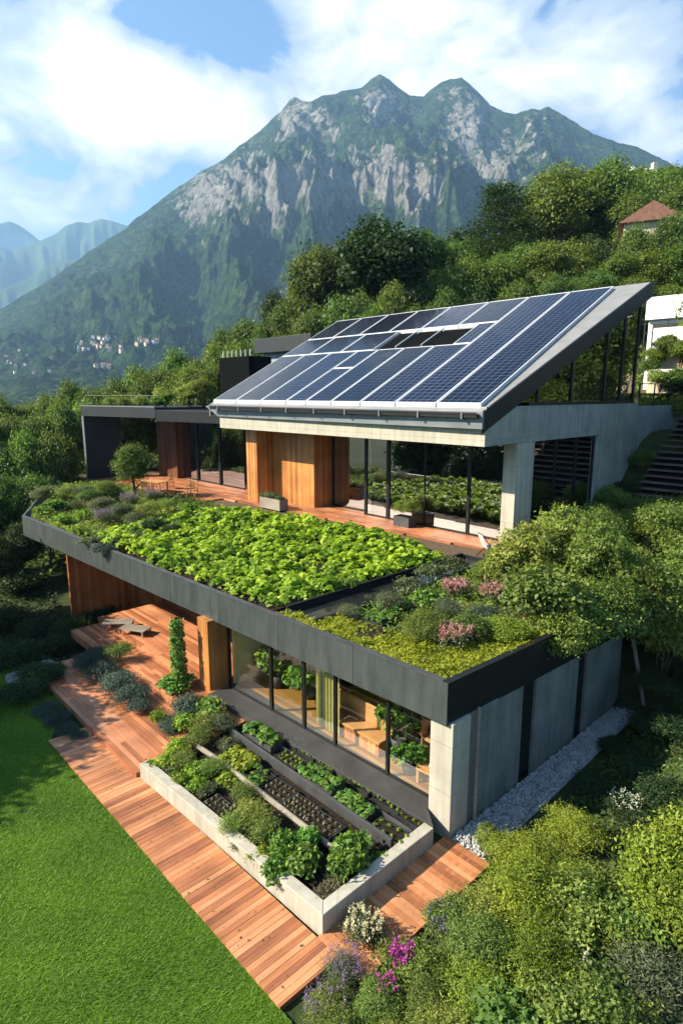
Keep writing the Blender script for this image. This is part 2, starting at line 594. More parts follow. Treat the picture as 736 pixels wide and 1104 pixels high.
M['fl_pink'] = leafmat('flower_pink', [(0, (0.30, 0.10, 0.12)), (0.5, (0.45, 0.22, 0.22)), (1, (0.62, 0.42, 0.38))], val=0.1, trans=0.3)
M['fl_magenta'] = leafmat('flower_magenta', [(0, (0.28, 0.03, 0.22)), (0.5, (0.48, 0.06, 0.36)), (1, (0.62, 0.16, 0.50))], val=0.1, trans=0.3, hue=0.01)
M['fl_purple'] = leafmat('flower_purple', [(0, (0.12, 0.07, 0.18)), (0.5, (0.22, 0.15, 0.32)), (1, (0.34, 0.26, 0.45))], val=0.1, trans=0.3)
M['fl_cream'] = leafmat('flower_cream', [(0, (0.45, 0.42, 0.24)), (0.5, (0.62, 0.58, 0.38)), (1, (0.75, 0.72, 0.55))], val=0.1, trans=0.3)
M['fl_white'] = leafmat('flower_white', [(0, (0.50, 0.52, 0.40)), (0.5, (0.68, 0.68, 0.56)), (1, (0.8, 0.8, 0.72))], val=0.1, trans=0.3)


def solar_mat():
    m, nt, N, L, P = nmat('solar_cells')
    tc = N.new('ShaderNodeTexCoord')
    br = N.new('ShaderNodeTexBrick')
    br.offset = 0.0
    br.inputs['Color1'].default_value = (0.0030, 0.0048, 0.015, 1)
    br.inputs['Color2'].default_value = (0.0045, 0.0075, 0.022, 1)
    br.inputs['Mortar'].default_value = (0.085, 0.095, 0.125, 1)
    br.inputs['Scale'].default_value = 1.0
    br.inputs['Mortar Size'].default_value = 0.014
    br.inputs['Mortar Smooth'].default_value = 0.2
    br.inputs['Brick Width'].default_value = 0.36
    br.inputs['Row Height'].default_value = 0.36
    L.new(tc.outputs['UV'], br.inputs['Vector'])
    n = N.new('ShaderNodeTexNoise')
    n.inputs['Scale'].default_value = 1.3
    n.inputs['Detail'].default_value = 5
    L.new(tc.outputs['UV'], n.inputs['Vector'])
    hs = N.new('ShaderNodeHueSaturation')
    oi = N.new('ShaderNodeObjectInfo')
    mr = N.new('ShaderNodeMapRange')
    mr.inputs[3].default_value = 0.6
    mr.inputs[4].default_value = 1.3
    L.new(oi.outputs['Random'], mr.inputs[0])
    L.new(mr.outputs[0], hs.inputs['Value'])
    L.new(br.outputs['Color'], hs.inputs['Color'])
    L.new(hs.outputs[0], P.inputs['Base Color'])
    rr = N.new('ShaderNodeMapRange')
    rr.inputs[1].default_value = 0.35
    rr.inputs[2].default_value = 0.75
    rr.inputs[3].default_value = 0.06
    rr.inputs[4].default_value = 0.22
    L.new(n.outputs['Fac'], rr.inputs[0])
    L.new(rr.outputs[0], P.inputs['Roughness'])
    P.inputs['Specular IOR Level'].default_value = 0.5
    P.inputs['IOR'].default_value = 1.17
    return m


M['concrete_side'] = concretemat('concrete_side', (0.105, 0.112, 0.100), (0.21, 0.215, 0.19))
M['glassgable'] = glassmat('glass_gable', (0.35, 0.39, 0.38), 1.3, 0.10)
M['solar'] = solar_mat()
M['void'] = noisy('dark_opening', (0.004, 0.004, 0.004), (0.008, 0.008, 0.008), 2, 0.95, 0.0, spec=0.02)

# ------------------------------------------------------------------ foliage generators
RNG = np.random.default_rng(11)


def leaves(name, pos, nrm, size, mat, var, aspect=0.55, droop=0.25, up=0.0):
    """pos (n,3), nrm (n,3): each leaf is a folded diamond of two quads' worth of triangles"""
    n = len(pos)
    nrm = nrm / (np.linalg.norm(nrm, axis=1, keepdims=True) + 1e-9)
    rnd = RNG.normal(size=(n, 3))
    rnd[:, 2] += up
    t = rnd - (rnd * nrm).sum(1, keepdims=True) * nrm
    t /= np.linalg.norm(t, axis=1, keepdims=True) + 1e-9
    b = np.cross(nrm, t)
    L = np.broadcast_to(np.asarray(size, float), (n,))[:, None]
    W = L * aspect
    p0 = pos - t * L * 0.5
    p2 = pos + t * L * 0.5 - nrm * L * droop
    p1 = pos + b * W * 0.5 + nrm * L * 0.06
    p3 = pos - b * W * 0.5 + nrm * L * 0.06
    v = np.stack([p0, p1, p2, p3], 1).reshape(-1, 3)
    f = np.arange(n * 4).reshape(n, 4)
    return np_mesh(name, v, f, mat, var)


def sph(n):
    v = RNG.normal(size=(n, 3))
    return v / np.linalg.norm(v, axis=1, keepdims=True)


def crown_arrays(R, H, z0, nlobe, nclump, per, clump_r, flat=0.6, low=0.15, hole=0.0, seed=0, top=1.0):
    """lobed crown: lobes inside an ellipsoid, clumps over the lobes, leaves in the clumps"""
    d = sph(nlobe)
    rad = RNG.uniform(0.30, 0.62, nlobe)[:, None]
    d[:, 2] = d[:, 2] * 0.9
    lc = d * rad * np.array([R, R, H * 0.5])
    lr = RNG.uniform(0.34, 0.52, nlobe)
    k = RNG.integers(0, nlobe, nclump)
    s = sph(nclump)
    s[:, 2] = np.where(s[:, 2] < -0.3, -s[:, 2] * 0.6, s[:, 2])
    rr = RNG.uniform(0.72, 1.03, nclump)[:, None]
    cc = lc[k] + s * rr * lr[k][:, None] * np.array([R, R, H * 0.5 * 1.05])
    cvar = np.clip(RNG.normal(0.5, 0.2, nclump), 0, 1)
    keep = fbm(cc[:, 0] * 0.55 + seed * 9, cc[:, 1] * 0.55, cc[:, 2] * 0.55, 2, seed) > -0.9 + hole
    cc, s, cvar = cc[keep], s[keep], cvar[keep]
    m = len(cc)
    off = RNG.normal(size=(m, per, 3)) * clump_r * 0.5
    off[:, :, 2] *= flat
    pos = (cc[:, None] + off).reshape(-1, 3)
    nr = (s[:, None] * 0.55 + np.array([0, 0, 0.45]) + RNG.normal(size=(m, per, 3)) * 0.5).reshape(-1, 3)
    var = np.clip(np.repeat(cvar, per) + RNG.normal(0, 0.16, m * per), 0, 1)
    pos[:, 2] += z0 + H * 0.5
    return pos, nr, var


def trunk_mesh(name, H, r, z_crown, R, nlimb=6, seed=0):
    rd = random.Random(seed)
    mb = MB()
    pts = [Vector((0, 0, -0.6)), Vector((0, 0, 0.0))]
    lean = Vector((rd.uniform(-.06, .06), rd.uniform(-.06, .06), 0))
    for k in range(1, 6):
        pts.append(Vector((lean.x * H * k / 5 + rd.uniform(-.08, .08), lean.y * H * k / 5 + rd.uniform(-.08, .08), H * 0.8 * k / 5)))
    rads = [r * 1.35, r * 1.1] + [r * (1 - 0.17 * k) for k in range(1, 6)]
    mb.tube(pts, rads, 9)
    for i in range(nlimb):
        z = z_crown * rd.uniform(0.8, 1.0) + H * 0.5 * i / nlimb
        a = 2 * PI * i / nlimb * 1.7 + rd.uniform(-.4, .4)
        L = R * rd.uniform(0.5, 0.8)
        p0 = Vector((lean.x * z, lean.y * z, z))
        p1 = p0 + Vector((math.cos(a) * L * .5, math.sin(a) * L * .5, L * .35))
        p2 = p0 + Vector((math.cos(a) * L, math.sin(a) * L, L * .75))
        rr = r * (0.5 - 0.05 * i)
        mb.tube([p0, p1, p2], [rr, rr * .7, rr * .3], 6)
    return mb.mesh(name, M['bark'], True)


# ------------------------------------------------------------------ terrain
def camxy(px, d):
    """plan point at forward distance d in the column px"""
    a = (px - CX) / 668.0
    p = CAM + FW * d + RT * (a * d)
    return p[0], p[1]


CT = []
for x in (-16, -10, -4, 1.2):
    for y in (-22, -14, -8, -4, 0, 4):
        CT.append((x, y, -0.02))
for x, y, z in [(0.5, 6, 0), (0.8, 9, 0.2), (-4, 8, 0), (-10, 8, 0), (-16, 8, 0),
                (2.2, 0, 0.1), (3.5, -6, 0.0), (5, -4, 0.2), (7, -10, 0), (10, -14, 0), (14, -8, 0.8),
                (3, 3, 0.5), (4.5, 2, 0.9), (6, 6, 2.2), (9, 2, 1.5), (2.6, 7, 1.3), (3.5, 10, 2.6), (6, 12, 3.4), (2, 13, 3.2), (0.9, 11, 2.4), (4.2, 5, 1.5),
                (10, 10, 3.2), (14, 6, 2.8), (-1, 15, 3.4), (-4, 16, 3.6), (2, 18, 3.8), (6, 20, 5), (-4, 13, 3.2), (-10, 14, 3.0), (-18, 14, 2.8), (-2, 22, 4.6),
                (-4, 28, 8.2), (0, 27, 7.0), (-10, 28, 8.6), (-18, 28, 7.5), (-26, 27, 6.0), (-34, 24, 3.4), (-44, 16, 1.2), (-36, 10, 1.4), (-46, 8, 0.2),
                (-21.5, -1.5, -1.05), (-22, 2, -0.9), (-20, -4, -0.8), (-25, -3, -1.6), (-30, 3, -1.0), (-17, -2, -0.5), (-17.5, -6, -0.2), (-18, -12, 0), (-30, -8, -1.8), (-40, 0, -2.2), (-24, -20, -0.5), (-40, -20, -2)]:
    CT.append((x, y, z))
for px, d, z in [(736, 44, 9.5), (736, 60, 17), (736, 75, 24), (736, 110, 38), (736, 160, 50), (900, 60, 18), (900, 120, 38), (1100, 40, 10), (1100, 100, 30),
                 (600, 50, 12.5), (600, 62, 18), (600, 78, 25), (600, 110, 36), (600, 170, 46), (500, 52, 11), (500, 75, 20), (500, 110, 29),
                 (420, 50, 9.5), (420, 65, 15.5), (420, 100, 22), (340, 54, 7.5), (340, 68, 12), (340, 100, 15), (300, 60, 7), (300, 72, 9.5), (250, 60, 4.5), (250, 72, 6.5), (250, 100, 6),
                 (170, 58, 2), (170, 75, 2.5), (100, 55, 0), (100, 75, -1), (0, 50, -2), (0, 75, -4), (-150, 60, -5), (170, 110, -4), (60, 120, -10), (300, 140, 4), (420, 170, 24),
                 (0, 200, -13), (170, 200, -13), (300, 260, -10), (450, 300, 10), (600, 320, 30), (736, 320, 40), (-200, 150, -12), (-300, 300, -14)]:
    x, y = camxy(px, d)
    CT.append((x, y, z))
for a in range(0, 360, 20):
    r = 750
    x, y = CAM[0] + r * math.cos(math.radians(a)), CAM[1] + r * math.sin(math.radians(a))
    CT.append((x, y, -16))
for y in (1, 2.5, 4, 5.5, 7, 8.5):
    CT.append((.6, y, -.06))
    CT.append((1.12, y, .0))
CT = np.array(CT)


def ground(x, y):
    x, y = np.asarray(x, float), np.asarray(y, float)
    sh = x.shape
    X, Y = x.ravel()[:, None], y.ravel()[:, None]
    d2 = (X - CT[:, 0]) ** 2 + (Y - CT[:, 1]) ** 2
    w = 1 / (d2 + 0.6) ** 2
    z = (w * CT[:, 2]).sum(1) / w.sum(1)
    r = np.hypot(X[:, 0] - CAM[0], Y[:, 0] - CAM[1])
    k = sstep(600, 800, r)
    z = z * (1 - k) - 16 * k
    return z.reshape(sh)


def gz(x, y):
    return float(ground(np.array([x]), np.array([y]))[0])

# ------------------------------------------------------------------ ground sheet
def build_ground():
    n = 250
    u = np.linspace(-1, 1, n)
    U = math.asinh(5500 / 12.0)
    s = 12.0 * np.sinh(u * U)
    X, Y = np.meshgrid(s - 6, s + 4, indexing='ij')
    Zg = ground(X, Y)
    far = sstep(25, 60, np.hypot(X + 6, Y - 4))
    Zg = Zg + far * fbm(X * 0.08, Y * 0.08, 0, 3, 3) * 0.8 - 0.03
    v = np.stack([X, Y, Zg], -1).reshape(-1, 3)
    i, j = np.meshgrid(np.arange(n - 1), np.arange(n - 1), indexing='ij')
    f = np.stack([i * n + j, (i + 1) * n + j, (i + 1) * n + j + 1, i * n + j + 1], -1).reshape(-1, 4)
    put(link('ground', np_mesh('ground', v, f, M['ground'], smooth=True)), kind='structure')


build_ground()
mb = MB()
mb.prism([(-5000, -5000), (5000, -5000), (5000, 5000), (-5000, 5000)], -14, -9)
put(mb.build('lake_water', M['water']), kind='structure')

# ------------------------------------------------------------------ the mountain and the far ranges
A0 = math.atan2(FW[1], FW[0])


def az_el(px, py):
    r = ray(px, py)
    f, l = r @ FW, r @ RT
    return math.atan2(l, f), r[2] / math.hypot(f, l)


def profile(pts):
    a = [az_el(*p) for p in pts]
    return np.array([q[0] for q in a]), np.array([q[1] for q in a])


RIDGE = profile([(-260, 412), (-120, 385), (0, 334), (60, 297), (100, 268), (136, 246), (146, 236), (191, 203), (215, 186), (241, 171), (281, 141), (302, 121), (312, 108), (318, 105), (325, 109), (336, 109), (347, 103), (370, 98), (391, 93),
                 (400, 84), (409, 79), (415, 82), (421, 87), (432, 97), (441, 103), (456, 105), (464, 97), (474, 90), (485, 85), (497, 83), (506, 90), (517, 100), (528, 112), (542, 120), (556, 123), (572, 117), (582, 119), (590, 114), (601, 120), (612, 128), (637, 143), (668, 156), (683, 157), (698, 165), (718, 174), (760, 190), (860, 225), (1000, 260)])
RR = 2500.0
RF = 880.0
PT = ([0, .12, .3, .45, .52, .60, .66, .76, .84, .91, .96, 1.0], [0, .045, .16, .29, .35, .50, .56, .66, .74, .87, .95, 1.0])


def mountain_h(az, r):
    """height of the mountain over azimuth (right of the view axis) and plan distance from the viewpoint"""
    te = np.interp(az, RIDGE[0], RIDGE[1], left=0.0, right=0.18)
    top = te * RR + 10.2
    t = (r - RF) / (RR - RF)
    wx, wy = az * RR, r
    q1 = fbm(wx / 520.0, wy / 520.0, 0, 3, 21)
    q2 = fbm(wx / 520.0, wy / 520.0, 7.3, 3, 22)
    # broad spurs that run obliquely down the face, then smaller ribs, then broken ground
    sp = 1 - np.abs(fbm(az * 6.5 + t * 1.1 + q1 * .55, t * 1.3 + q2 * .4, 1.5, 4, 31)) * 2.2
    sp2 = 1 - np.abs(fbm(az * 17 - t * 1.6 + q2 * .9, t * 3.0 + q1, 4.5, 4, 37)) * 2.1
    sp3 = 1 - np.abs(fbm(wx / 130.0 + q1 * 1.2, wy / 210.0 + q2 * 1.2, 2.5, 4, 39)) * 2.0
    edge = np.clip((1 - t) * 2.6, 0, 1)
    tt = t + ((sp - 0.35) * 0.15 * np.clip(t * 3, 0, 1) + (sp2 - 0.4) * 0.06 * np.clip(t * 3, 0, 1) + (sp3 - .4) * .036 * sstep(.2, .5, t)) * edge
    # the cliff bands sit at different heights along the face
    tt = tt + fbm(az * 8, 0 * az, 9.1, 3, 77) * 0.05 * edge * sstep(.2, .5, t)
    h = np.interp(tt, PT[0], PT[1])
    h = np.where(t > 1, 1 - (t - 1) * 0.9, h)
    z = -13 + (top + 13) * h
    rough = fbm(wx * 0.011, r * 0.011, 0, 5, 41)
    rough2 = fbm(wx * 0.05, r * 0.05, 0, 3, 47)
    crag = (1 - np.abs(fbm(wx / 75.0 + q1, wy / 120.0 + q2, 5.0, 4, 53)) * 2.4) * sstep(.35, .6, t) * np.clip(np.abs(1.02 - t) * 4, .35, 1)
    crest = (1 - np.abs(fbm(az * 45, 0 * az, 3.3, 4, 59)) * 2.2) * np.exp(-((1 - t) / .06) ** 2)
    amp = np.clip(t * 3, 0, 1) * np.clip(np.abs(1 - t) * 6, 0.22, 1)
    return z + amp * (rough * 34 + rough2 * 12) * np.clip(te / 0.25, 0.15, 1), t


ROCK = [(228, 207, 44, 26, 1), (255, 200, 26, 28, .8), (300, 200, 34, 26, 1), (318, 126, 24, 20, 1), (350, 195, 30, 34, .9), (385, 190, 26, 28, .8), (412, 187, 22, 30, 1), (455, 200, 24, 32, 1.1), (410, 110, 24, 22, 1),
        (505, 135, 28, 40, .9), (540, 165, 22, 30, .9), (575, 150, 16, 32, .8), (490, 100, 20, 14, .7), (350, 140, 22, 18, .4), (260, 160, 24, 16, .5), (295, 245, 60, 14, .55), (450, 120, 12, 16, .4), (590, 125, 22, 10, .5), (210, 195, 18, 14, .6), (440, 215, 60, 14, .5)]
ROCK = [(*az_el(x, y), sx / 668, sy / 668, w) for x, y, sx, sy, w in ROCK]


def mountain_mat():
    m, nt, N, L, P = nmat('mountain_face')
    at = N.new('ShaderNodeAttribute')
    at.attribute_name = 'rock'
    tc = N.new('ShaderNodeTexCoord')
    # forest canopy
    vo = N.new('ShaderNodeTexVoronoi')
    vo.inputs['Scale'].default_value = 0.07
    L.new(tc.outputs['Object'], vo.inputs['Vector'])
    n = N.new('ShaderNodeTexNoise')
    n.inputs['Scale'].default_value = 0.006
    n.inputs['Detail'].default_value = 9
    n.inputs['Roughness'].default_value = 0.7
    L.new(tc.outputs['Object'], n.inputs['Vector'])
    fr = ramp(N, [(0.3, (0.013, 0.034, 0.009)), (0.5, (0.032, 0.064, 0.016)), (0.72, (0.080, 0.115, 0.030))])
    L.new(n.outputs['Fac'], fr.inputs[0])
    hs = N.new('ShaderNodeHueSaturation')
    sepc = N.new('ShaderNodeSeparateColor')
    L.new(vo.outputs['Color'], sepc.inputs[0])
    mr = N.new('ShaderNodeMapRange')
    mr.inputs[3].default_value = 0.35
    mr.inputs[4].default_value = 1.7
    L.new(sepc.outputs[0], mr.inputs[0])
    L.new(mr.outputs[0], hs.inputs['Value'])
    L.new(fr.outputs[0], hs.inputs['Color'])
    # rock with vertical streaks and ledges
    mp = N.new('ShaderNodeMapping')
    mp.inputs['Scale'].default_value = (0.055, 0.055, 0.026)
    L.new(tc.outputs['Object'], mp.inputs[0])
    rn = N.new('ShaderNodeTexNoise')
    rn.inputs['Scale'].default_value = 1.0
    rn.inputs['Detail'].default_value = 11
    rn.inputs['Roughness'].default_value = 0.8
    L.new(mp.outputs[0], rn.inputs['Vector'])
    rc = ramp(N, [(0.32, (0.07, 0.068, 0.060)), (0.48, (0.29, 0.27, 0.235)), (0.62, (0.54, 0.50, 0.43))])
    L.new(rn.outputs['Fac'], rc.inputs[0])
    # break the mask up with noise
    n2 = N.new('ShaderNodeTexNoise')
    n2.inputs['Scale'].default_value = 0.035
    n2.inputs['Detail'].default_value = 9
    n2.inputs['Roughness'].default_value = 0.75
    mp2 = N.new('ShaderNodeMapping')
    mp2.inputs['Scale'].default_value = (1, 1, 0.45)
    L.new(tc.outputs['Object'], mp2.inputs[0])
    L.new(mp2.outputs[0], n2.inputs['Vector'])
    ad = N.new('ShaderNodeMath')
    ad.operation = 'MULTIPLY_ADD'
    L.new(n2.outputs['Fac'], ad.inputs[0])
    ad.inputs[1].default_value = 2.1
    L.new(at.outputs['Fac'], ad.inputs[2])
    mk = ramp(N, [(0.0, (0, 0, 0)), (1.0, (1, 1, 1))])
    mr2 = N.new('ShaderNodeMapRange')
    mr2.inputs[1].default_value = 1.46
    mr2.inputs[2].default_value = 1.62
    L.new(ad.outputs[0], mr2.inputs[0])
    L.new(mr2.outputs[0], mk.inputs[0])
    mx = N.new('ShaderNodeMix')
    mx.data_type = 'RGBA'
    L.new(mk.outputs[0], mx.inputs['Factor'])
    L.new(hs.outputs[0], mx.inputs['A'])
    L.new(rc.outputs[0], mx.inputs['B'])
    L.new(mx.outputs['Result'], P.inputs['Base Color'])
    P.inputs['Roughness'].default_value = 0.95
    P.inputs['Specular IOR Level'].default_value = 0.05
    # bumps: canopy and rock together
    b1 = N.new('ShaderNodeBump')
    b1.inputs['Strength'].default_value = 0.9
    b1.inputs['Distance'].default_value = 14.0
    b1.invert = True
    L.new(vo.outputs['Distance'], b1.inputs['Height'])
    b2 = N.new('ShaderNodeBump')
    b2.inputs['Strength'].default_value = 1.0
    b2.inputs['Distance'].default_value = 30.0
    L.new(rn.outputs['Fac'], b2.inputs['Height'])
    L.new(b1.outputs[0], b2.inputs['Normal'])
    L.new(b2.outputs[0], P.inputs['Normal'])
    return m


def build_mountain():
    na, nr = 1100, 400
    az = np.linspace(math.radians(-52), math.radians(56), na)
    r = np.concatenate([np.linspace(RF - 60, RR, nr - 30), np.linspace(RR + 5, RR + 900, 30)])
    Aa, R = np.meshgrid(az, r, indexing='ij')
    Zm, t = mountain_h(Aa, R)
    th = A0 - Aa
    v = np.stack([CAM[0] + R * np.cos(th), CAM[1] + R * np.sin(th), Zm], -1)
    el = (Zm - CAM[2]) / R
    g = np.gradient(Zm, axis=1) / np.gradient(R, axis=1)
    rock = 0
    jx = fbm(Aa * 30, el * 30, 0, 3, 61) * 0.02
    for a, e, sx, sy, w in ROCK:
        rock = np.maximum(rock, w * np.exp(-((Aa - a + jx) / sx) ** 2 - ((el - e + jx) / sy) ** 2))
    rock = rock * 0.66 + 0.26 * sstep(0.9, 1.9, np.abs(g)) * sstep(0.3, 0.55, t) - 0.02
    rock = np.clip(rock, 0, 1)
    n1 = nr
    i, j = np.meshgrid(np.arange(na - 1), np.arange(nr - 1), indexing='ij')
    f = np.stack([i * n1 + j, i * n1 + j + 1, (i + 1) * n1 + j + 1, (i + 1) * n1 + j], -1).reshape(-1, 4)
    me = np_mesh('mountain', v.reshape(-1, 3), f, mountain_mat(), smooth=True)
    at = me.attributes.new('rock', 'FLOAT', 'POINT')
    at.data.foreach_set('value', rock.ravel().astype(np.float32))
    put(link('mountain', me), kind='structure')


build_mountain()


def far_range(name, pts, R0, seed, depth=1500.0):
    P = profile(pts)
    na, nr = 360, 70
    az = np.linspace(math.radians(-60), math.radians(-8), na)
    r = np.linspace(R0 - depth, R0 + 500, nr)
    Aa, R = np.meshgrid(az, r, indexing='ij')
    top = np.interp(Aa, P[0], P[1]) * R0
    t = (R - R0 + depth) / depth
    sp = 1 - np.abs(fbm(Aa * 26, R * 0.0006, 0, 4, seed)) * 2
    h = np.clip(t + (sp - .4) * .14 * np.clip(t * 2, 0, 1) * np.clip((1 - t) * 6, 0, 1), 0, 1) ** 1.15
    h = np.where(t > 1, 1 - (t - 1) * 1.2, h)
    Zm = -14 + (top + 14) * h + fbm(Aa * R0 * .006, R * .006, 0, 4, seed + 5) * 30 * np.clip(np.abs(1 - t) * 6, .25, 1) * np.clip(t * 3, 0, 1)
    th = A0 - Aa
    v = np.stack([CAM[0] + R * np.cos(th), CAM[1] + R * np.sin(th), Zm], -1).reshape(-1, 3)
    i, j = np.meshgrid(np.arange(na - 1), np.arange(nr - 1), indexing='ij')
    f = np.stack([i * nr + j, i * nr + j + 1, (i + 1) * nr + j + 1, (i + 1) * nr + j], -1).reshape(-1, 4)
    put(link(name, np_mesh(name, v, f, M['farhill'], smooth=True)), kind='structure')


M['farhill'] = noisy('far_hill', (0.02, 0.045, 0.015), (0.06, 0.085, 0.03), 0.004, 0.95, 0.0, spec=0.05)
far_range('hills', [(-300, 300), (-120, 262), (-40, 262), (0, 263), (12, 268), (30, 262), (60, 250), (72, 240), (84, 236), (96, 238), (110, 233), (122, 236), (140, 241), (170, 262), (220, 300), (300, 380)], 5600, 71)
far_range('far_hills', [(-300, 280), (-120, 255), (-40, 248), (-12, 242), (0, 238), (10, 236), (20, 240), (30, 247), (42, 257), (70, 262), (120, 270), (200, 300), (300, 380)], 7200, 83)
far_range('near_hills', [(-300, 345), (-120, 322), (-30, 316), (0, 312), (20, 302), (40, 292), (62, 279), (90, 276), (110, 274), (140, 276), (200, 300), (300, 380)], 4400, 97, 1100)

# ------------------------------------------------------------------ air
mb = MB()
mb.box(-9500, 9500, -9500, 9500, -17.5, 1400)
hz = bpy.data.materials.new('haze_air')
hz.use_nodes = True
for n_ in list(hz.node_tree.nodes):
    if n_.type != 'OUTPUT_MATERIAL':
        hz.node_tree.nodes.remove(n_)
pv = hz.node_tree.nodes.new('ShaderNodeVolumePrincipled')
pv.inputs['Color'].default_value = (0.36, 0.64, 1.0, 1)
pv.inputs['Density'].default_value = 0.000140
pv.inputs['Anisotropy'].default_value = 0.15
hz.node_tree.links.new(pv.outputs[0], hz.node_tree.nodes['Material Output'].inputs['Volume'])
put(mb.build('haze', hz), kind='stuff')

# ------------------------------------------------------------------ sky, clouds, sun
SUN_TO = Vector((-0.85, -1.13, 1.0)).normalized()
SUN_EL = math.asin(SUN_TO.z)
SUN_AZ = math.atan2(SUN_TO.x, SUN_TO.y)
W = bpy.data.worlds.new('World')
SC.world = W
W.use_nodes = True
nt = W.node_tree
N, L = nt.nodes, nt.links
bg = N['Background']
sky = N.new('ShaderNodeTexSky')
sky.sky_type = 'NISHITA'
sky.sun_disc = False
sky.sun_elevation = SUN_EL
sky.sun_rotation = SUN_AZ
sky.altitude = 300
sky.air_density = 1.0
sky.dust_density = 0.6
sky.ozone_density = 1.6
tc = N.new('ShaderNodeTexCoord')


def vmath(op, a=None, b=None, **k):
    n = N.new('ShaderNodeVectorMath')
    n.operation = op
    for i, s in enumerate((a, b)):
        if s is None:
            continue
        if isinstance(s, tuple):
            n.inputs[i].default_value = s
        else:
            L.new(s, n.inputs[i])
    if 'scale' in k:
        n.inputs['Scale'].default_value = k['scale']
    return n


def fmath(op, a=None, b=None, c=None, clamp=False):
    n = N.new('ShaderNodeMath')
    n.operation = op
    n.use_clamp = clamp
    for i, s in enumerate((a, b, c)):
        if s is None:
            continue
        if isinstance(s, (int, float)):
            n.inputs[i].default_value = s
        else:
            L.new(s, n.inputs[i])
    return n.outputs[0]


nz = vmath('NORMALIZE', tc.outputs['Generated']).outputs[0]


def cloud_noise(scale, stretch, det=9, rough=0.6, dist=0.0, off=(0, 0, 0)):
    mp = N.new('ShaderNodeMapping')
    mp.inputs['Scale'].default_value = stretch
    mp.inputs['Location'].default_value = off
    L.new(nz, mp.inputs[0])
    n = N.new('ShaderNodeTexNoise')
    n.inputs['Scale'].default_value = scale
    n.inputs['Detail'].default_value = det
    n.inputs['Roughness'].default_value = rough
    n.inputs['Distortion'].default_value = dist
    L.new(mp.outputs[0], n.inputs['Vector'])
    return n.outputs['Fac']


def blob(px, py, sx, sy, w):
    """a soft cloud mass around a direction of the sky; sx, sy half sizes in degrees-like units"""
    r = Vector([float(c) for c in ray(px, py)]).normalized()
    e = Vector((0, 0, 1)).cross(r).normalized()
    u = r.cross(e)
    d = vmath('SUBTRACT', nz, tuple(r)).outputs[0]
    a = fmath('DIVIDE', vmath('DOT_PRODUCT', d, tuple(e)).outputs['Value'], sx / 656)
    b = fmath('DIVIDE', vmath('DOT_PRODUCT', d, tuple(u)).outputs['Value'], sy / 656)
    q = fmath('ADD', fmath('MULTIPLY', a, a), fmath('MULTIPLY', b, b))
    return fmath('MULTIPLY', fmath('POWER', 2.718, fmath('MULTIPLY', q, -1.0)), w)


BL = [(30, 70, 120, 70, .55), (130, 95, 100, 55, .60), (210, 95, 75, 50, .60), (290, 110, 50, 40, .5), (60, 150, 150, 40, .42), (190, 140, 70, 30, .35), (430, 30, 130, 75, .54), (390, 80, 60, 40, .42), (520, 60, 150, 70, .36), (640, 40, 140, 50, .26), (560, 110, 80, 30, .3),
      (700, 130, 80, 40, .34), (40, 225, 120, 22, .40), (160, 215, 80, 20, .22), (355, 12, 16, 12, .5), (950, 80, 220, 90, .15), (-300, 150, 220, 80, .3)]
tot = None
for b_ in BL:
    o_ = blob(*b_)
    tot = o_ if tot is None else fmath('ADD', tot, o_)
BLUE = [(280, 45, 60, 34, .42), (130, 10, 110, 20, .35), (230, 35, 60, 26, .25), (90, 185, 150, 22, .28), (200, 182, 60, 20, .22), (610, 135, 50, 30, .22), (30, 88, 30, 14, .12)]
for b_ in BLUE:
    tot = fmath('SUBTRACT', tot, blob(*b_))
f1 = cloud_noise(7.0, (1, 1, 1.6), 12, 0.57, 0.35)
f2 = cloud_noise(2.6, (1, 1, 2.4), 8, 0.6, 0.2, (3, 1, 2))
cov = fmath('ADD', fmath('ADD', tot, fmath('MULTIPLY', fmath('SUBTRACT', f1, 0.5), 3.1)), fmath('MULTIPLY', fmath('SUBTRACT', f2, 0.5), 1.0))
mr = N.new('ShaderNodeMapRange')
mr.interpolation_type = 'SMOOTHSTEP'
mr.inputs[1].default_value = 0.32
mr.inputs[2].default_value = 0.56
L.new(cov, mr.inputs[0])
# thick parts white, thin parts and undersides bluish grey
thick = N.new('ShaderNodeMapRange')
thick.inputs[1].default_value = 0.25
thick.inputs[2].default_value = 1.45
L.new(cov, thick.inputs[0])
cc = ramp(N, [(0.0, (2.3, 3.3, 4.8)), (0.35, (4.2, 4.8, 5.5)), (0.7, (7.2, 7.3, 7.3)), (1.0, (9.6, 9.6, 9.4))])
L.new(thick.outputs[0], cc.inputs[0])
mixc = N.new('ShaderNodeMix')
mixc.data_type = 'RGBA'
mixc.clamp_result = False
L.new(fmath('MULTIPLY', mr.outputs[0], 0.95), mixc.inputs['Factor'])
tint = N.new('ShaderNodeMix')
tint.data_type = 'RGBA'
tint.blend_type = 'MULTIPLY'
tint.clamp_result = False
tint.inputs['Factor'].default_value = 1.0
tint.inputs['B'].default_value = (1.08, 1.28, 1.38, 1)
L.new(sky.outputs[0], tint.inputs['A'])
L.new(tint.outputs['Result'], mixc.inputs['A'])
L.new(cc.outputs[0], mixc.inputs['B'])
L.new(mixc.outputs['Result'], bg.inputs['Color'])
bg.inputs['Strength'].default_value = 0.057

sl = bpy.data.lights.new('sun', 'SUN')
sl.energy = 5.0
sl.angle = math.radians(0.55)
sl.color = (1.0, 0.90, 0.72)
so = bpy.data.objects.new('sun', sl)
COL.objects.link(so)
so.rotation_euler = (-SUN_TO).to_track_quat('-Z', 'Y').to_euler()
so.location = (-30, -40, 60)

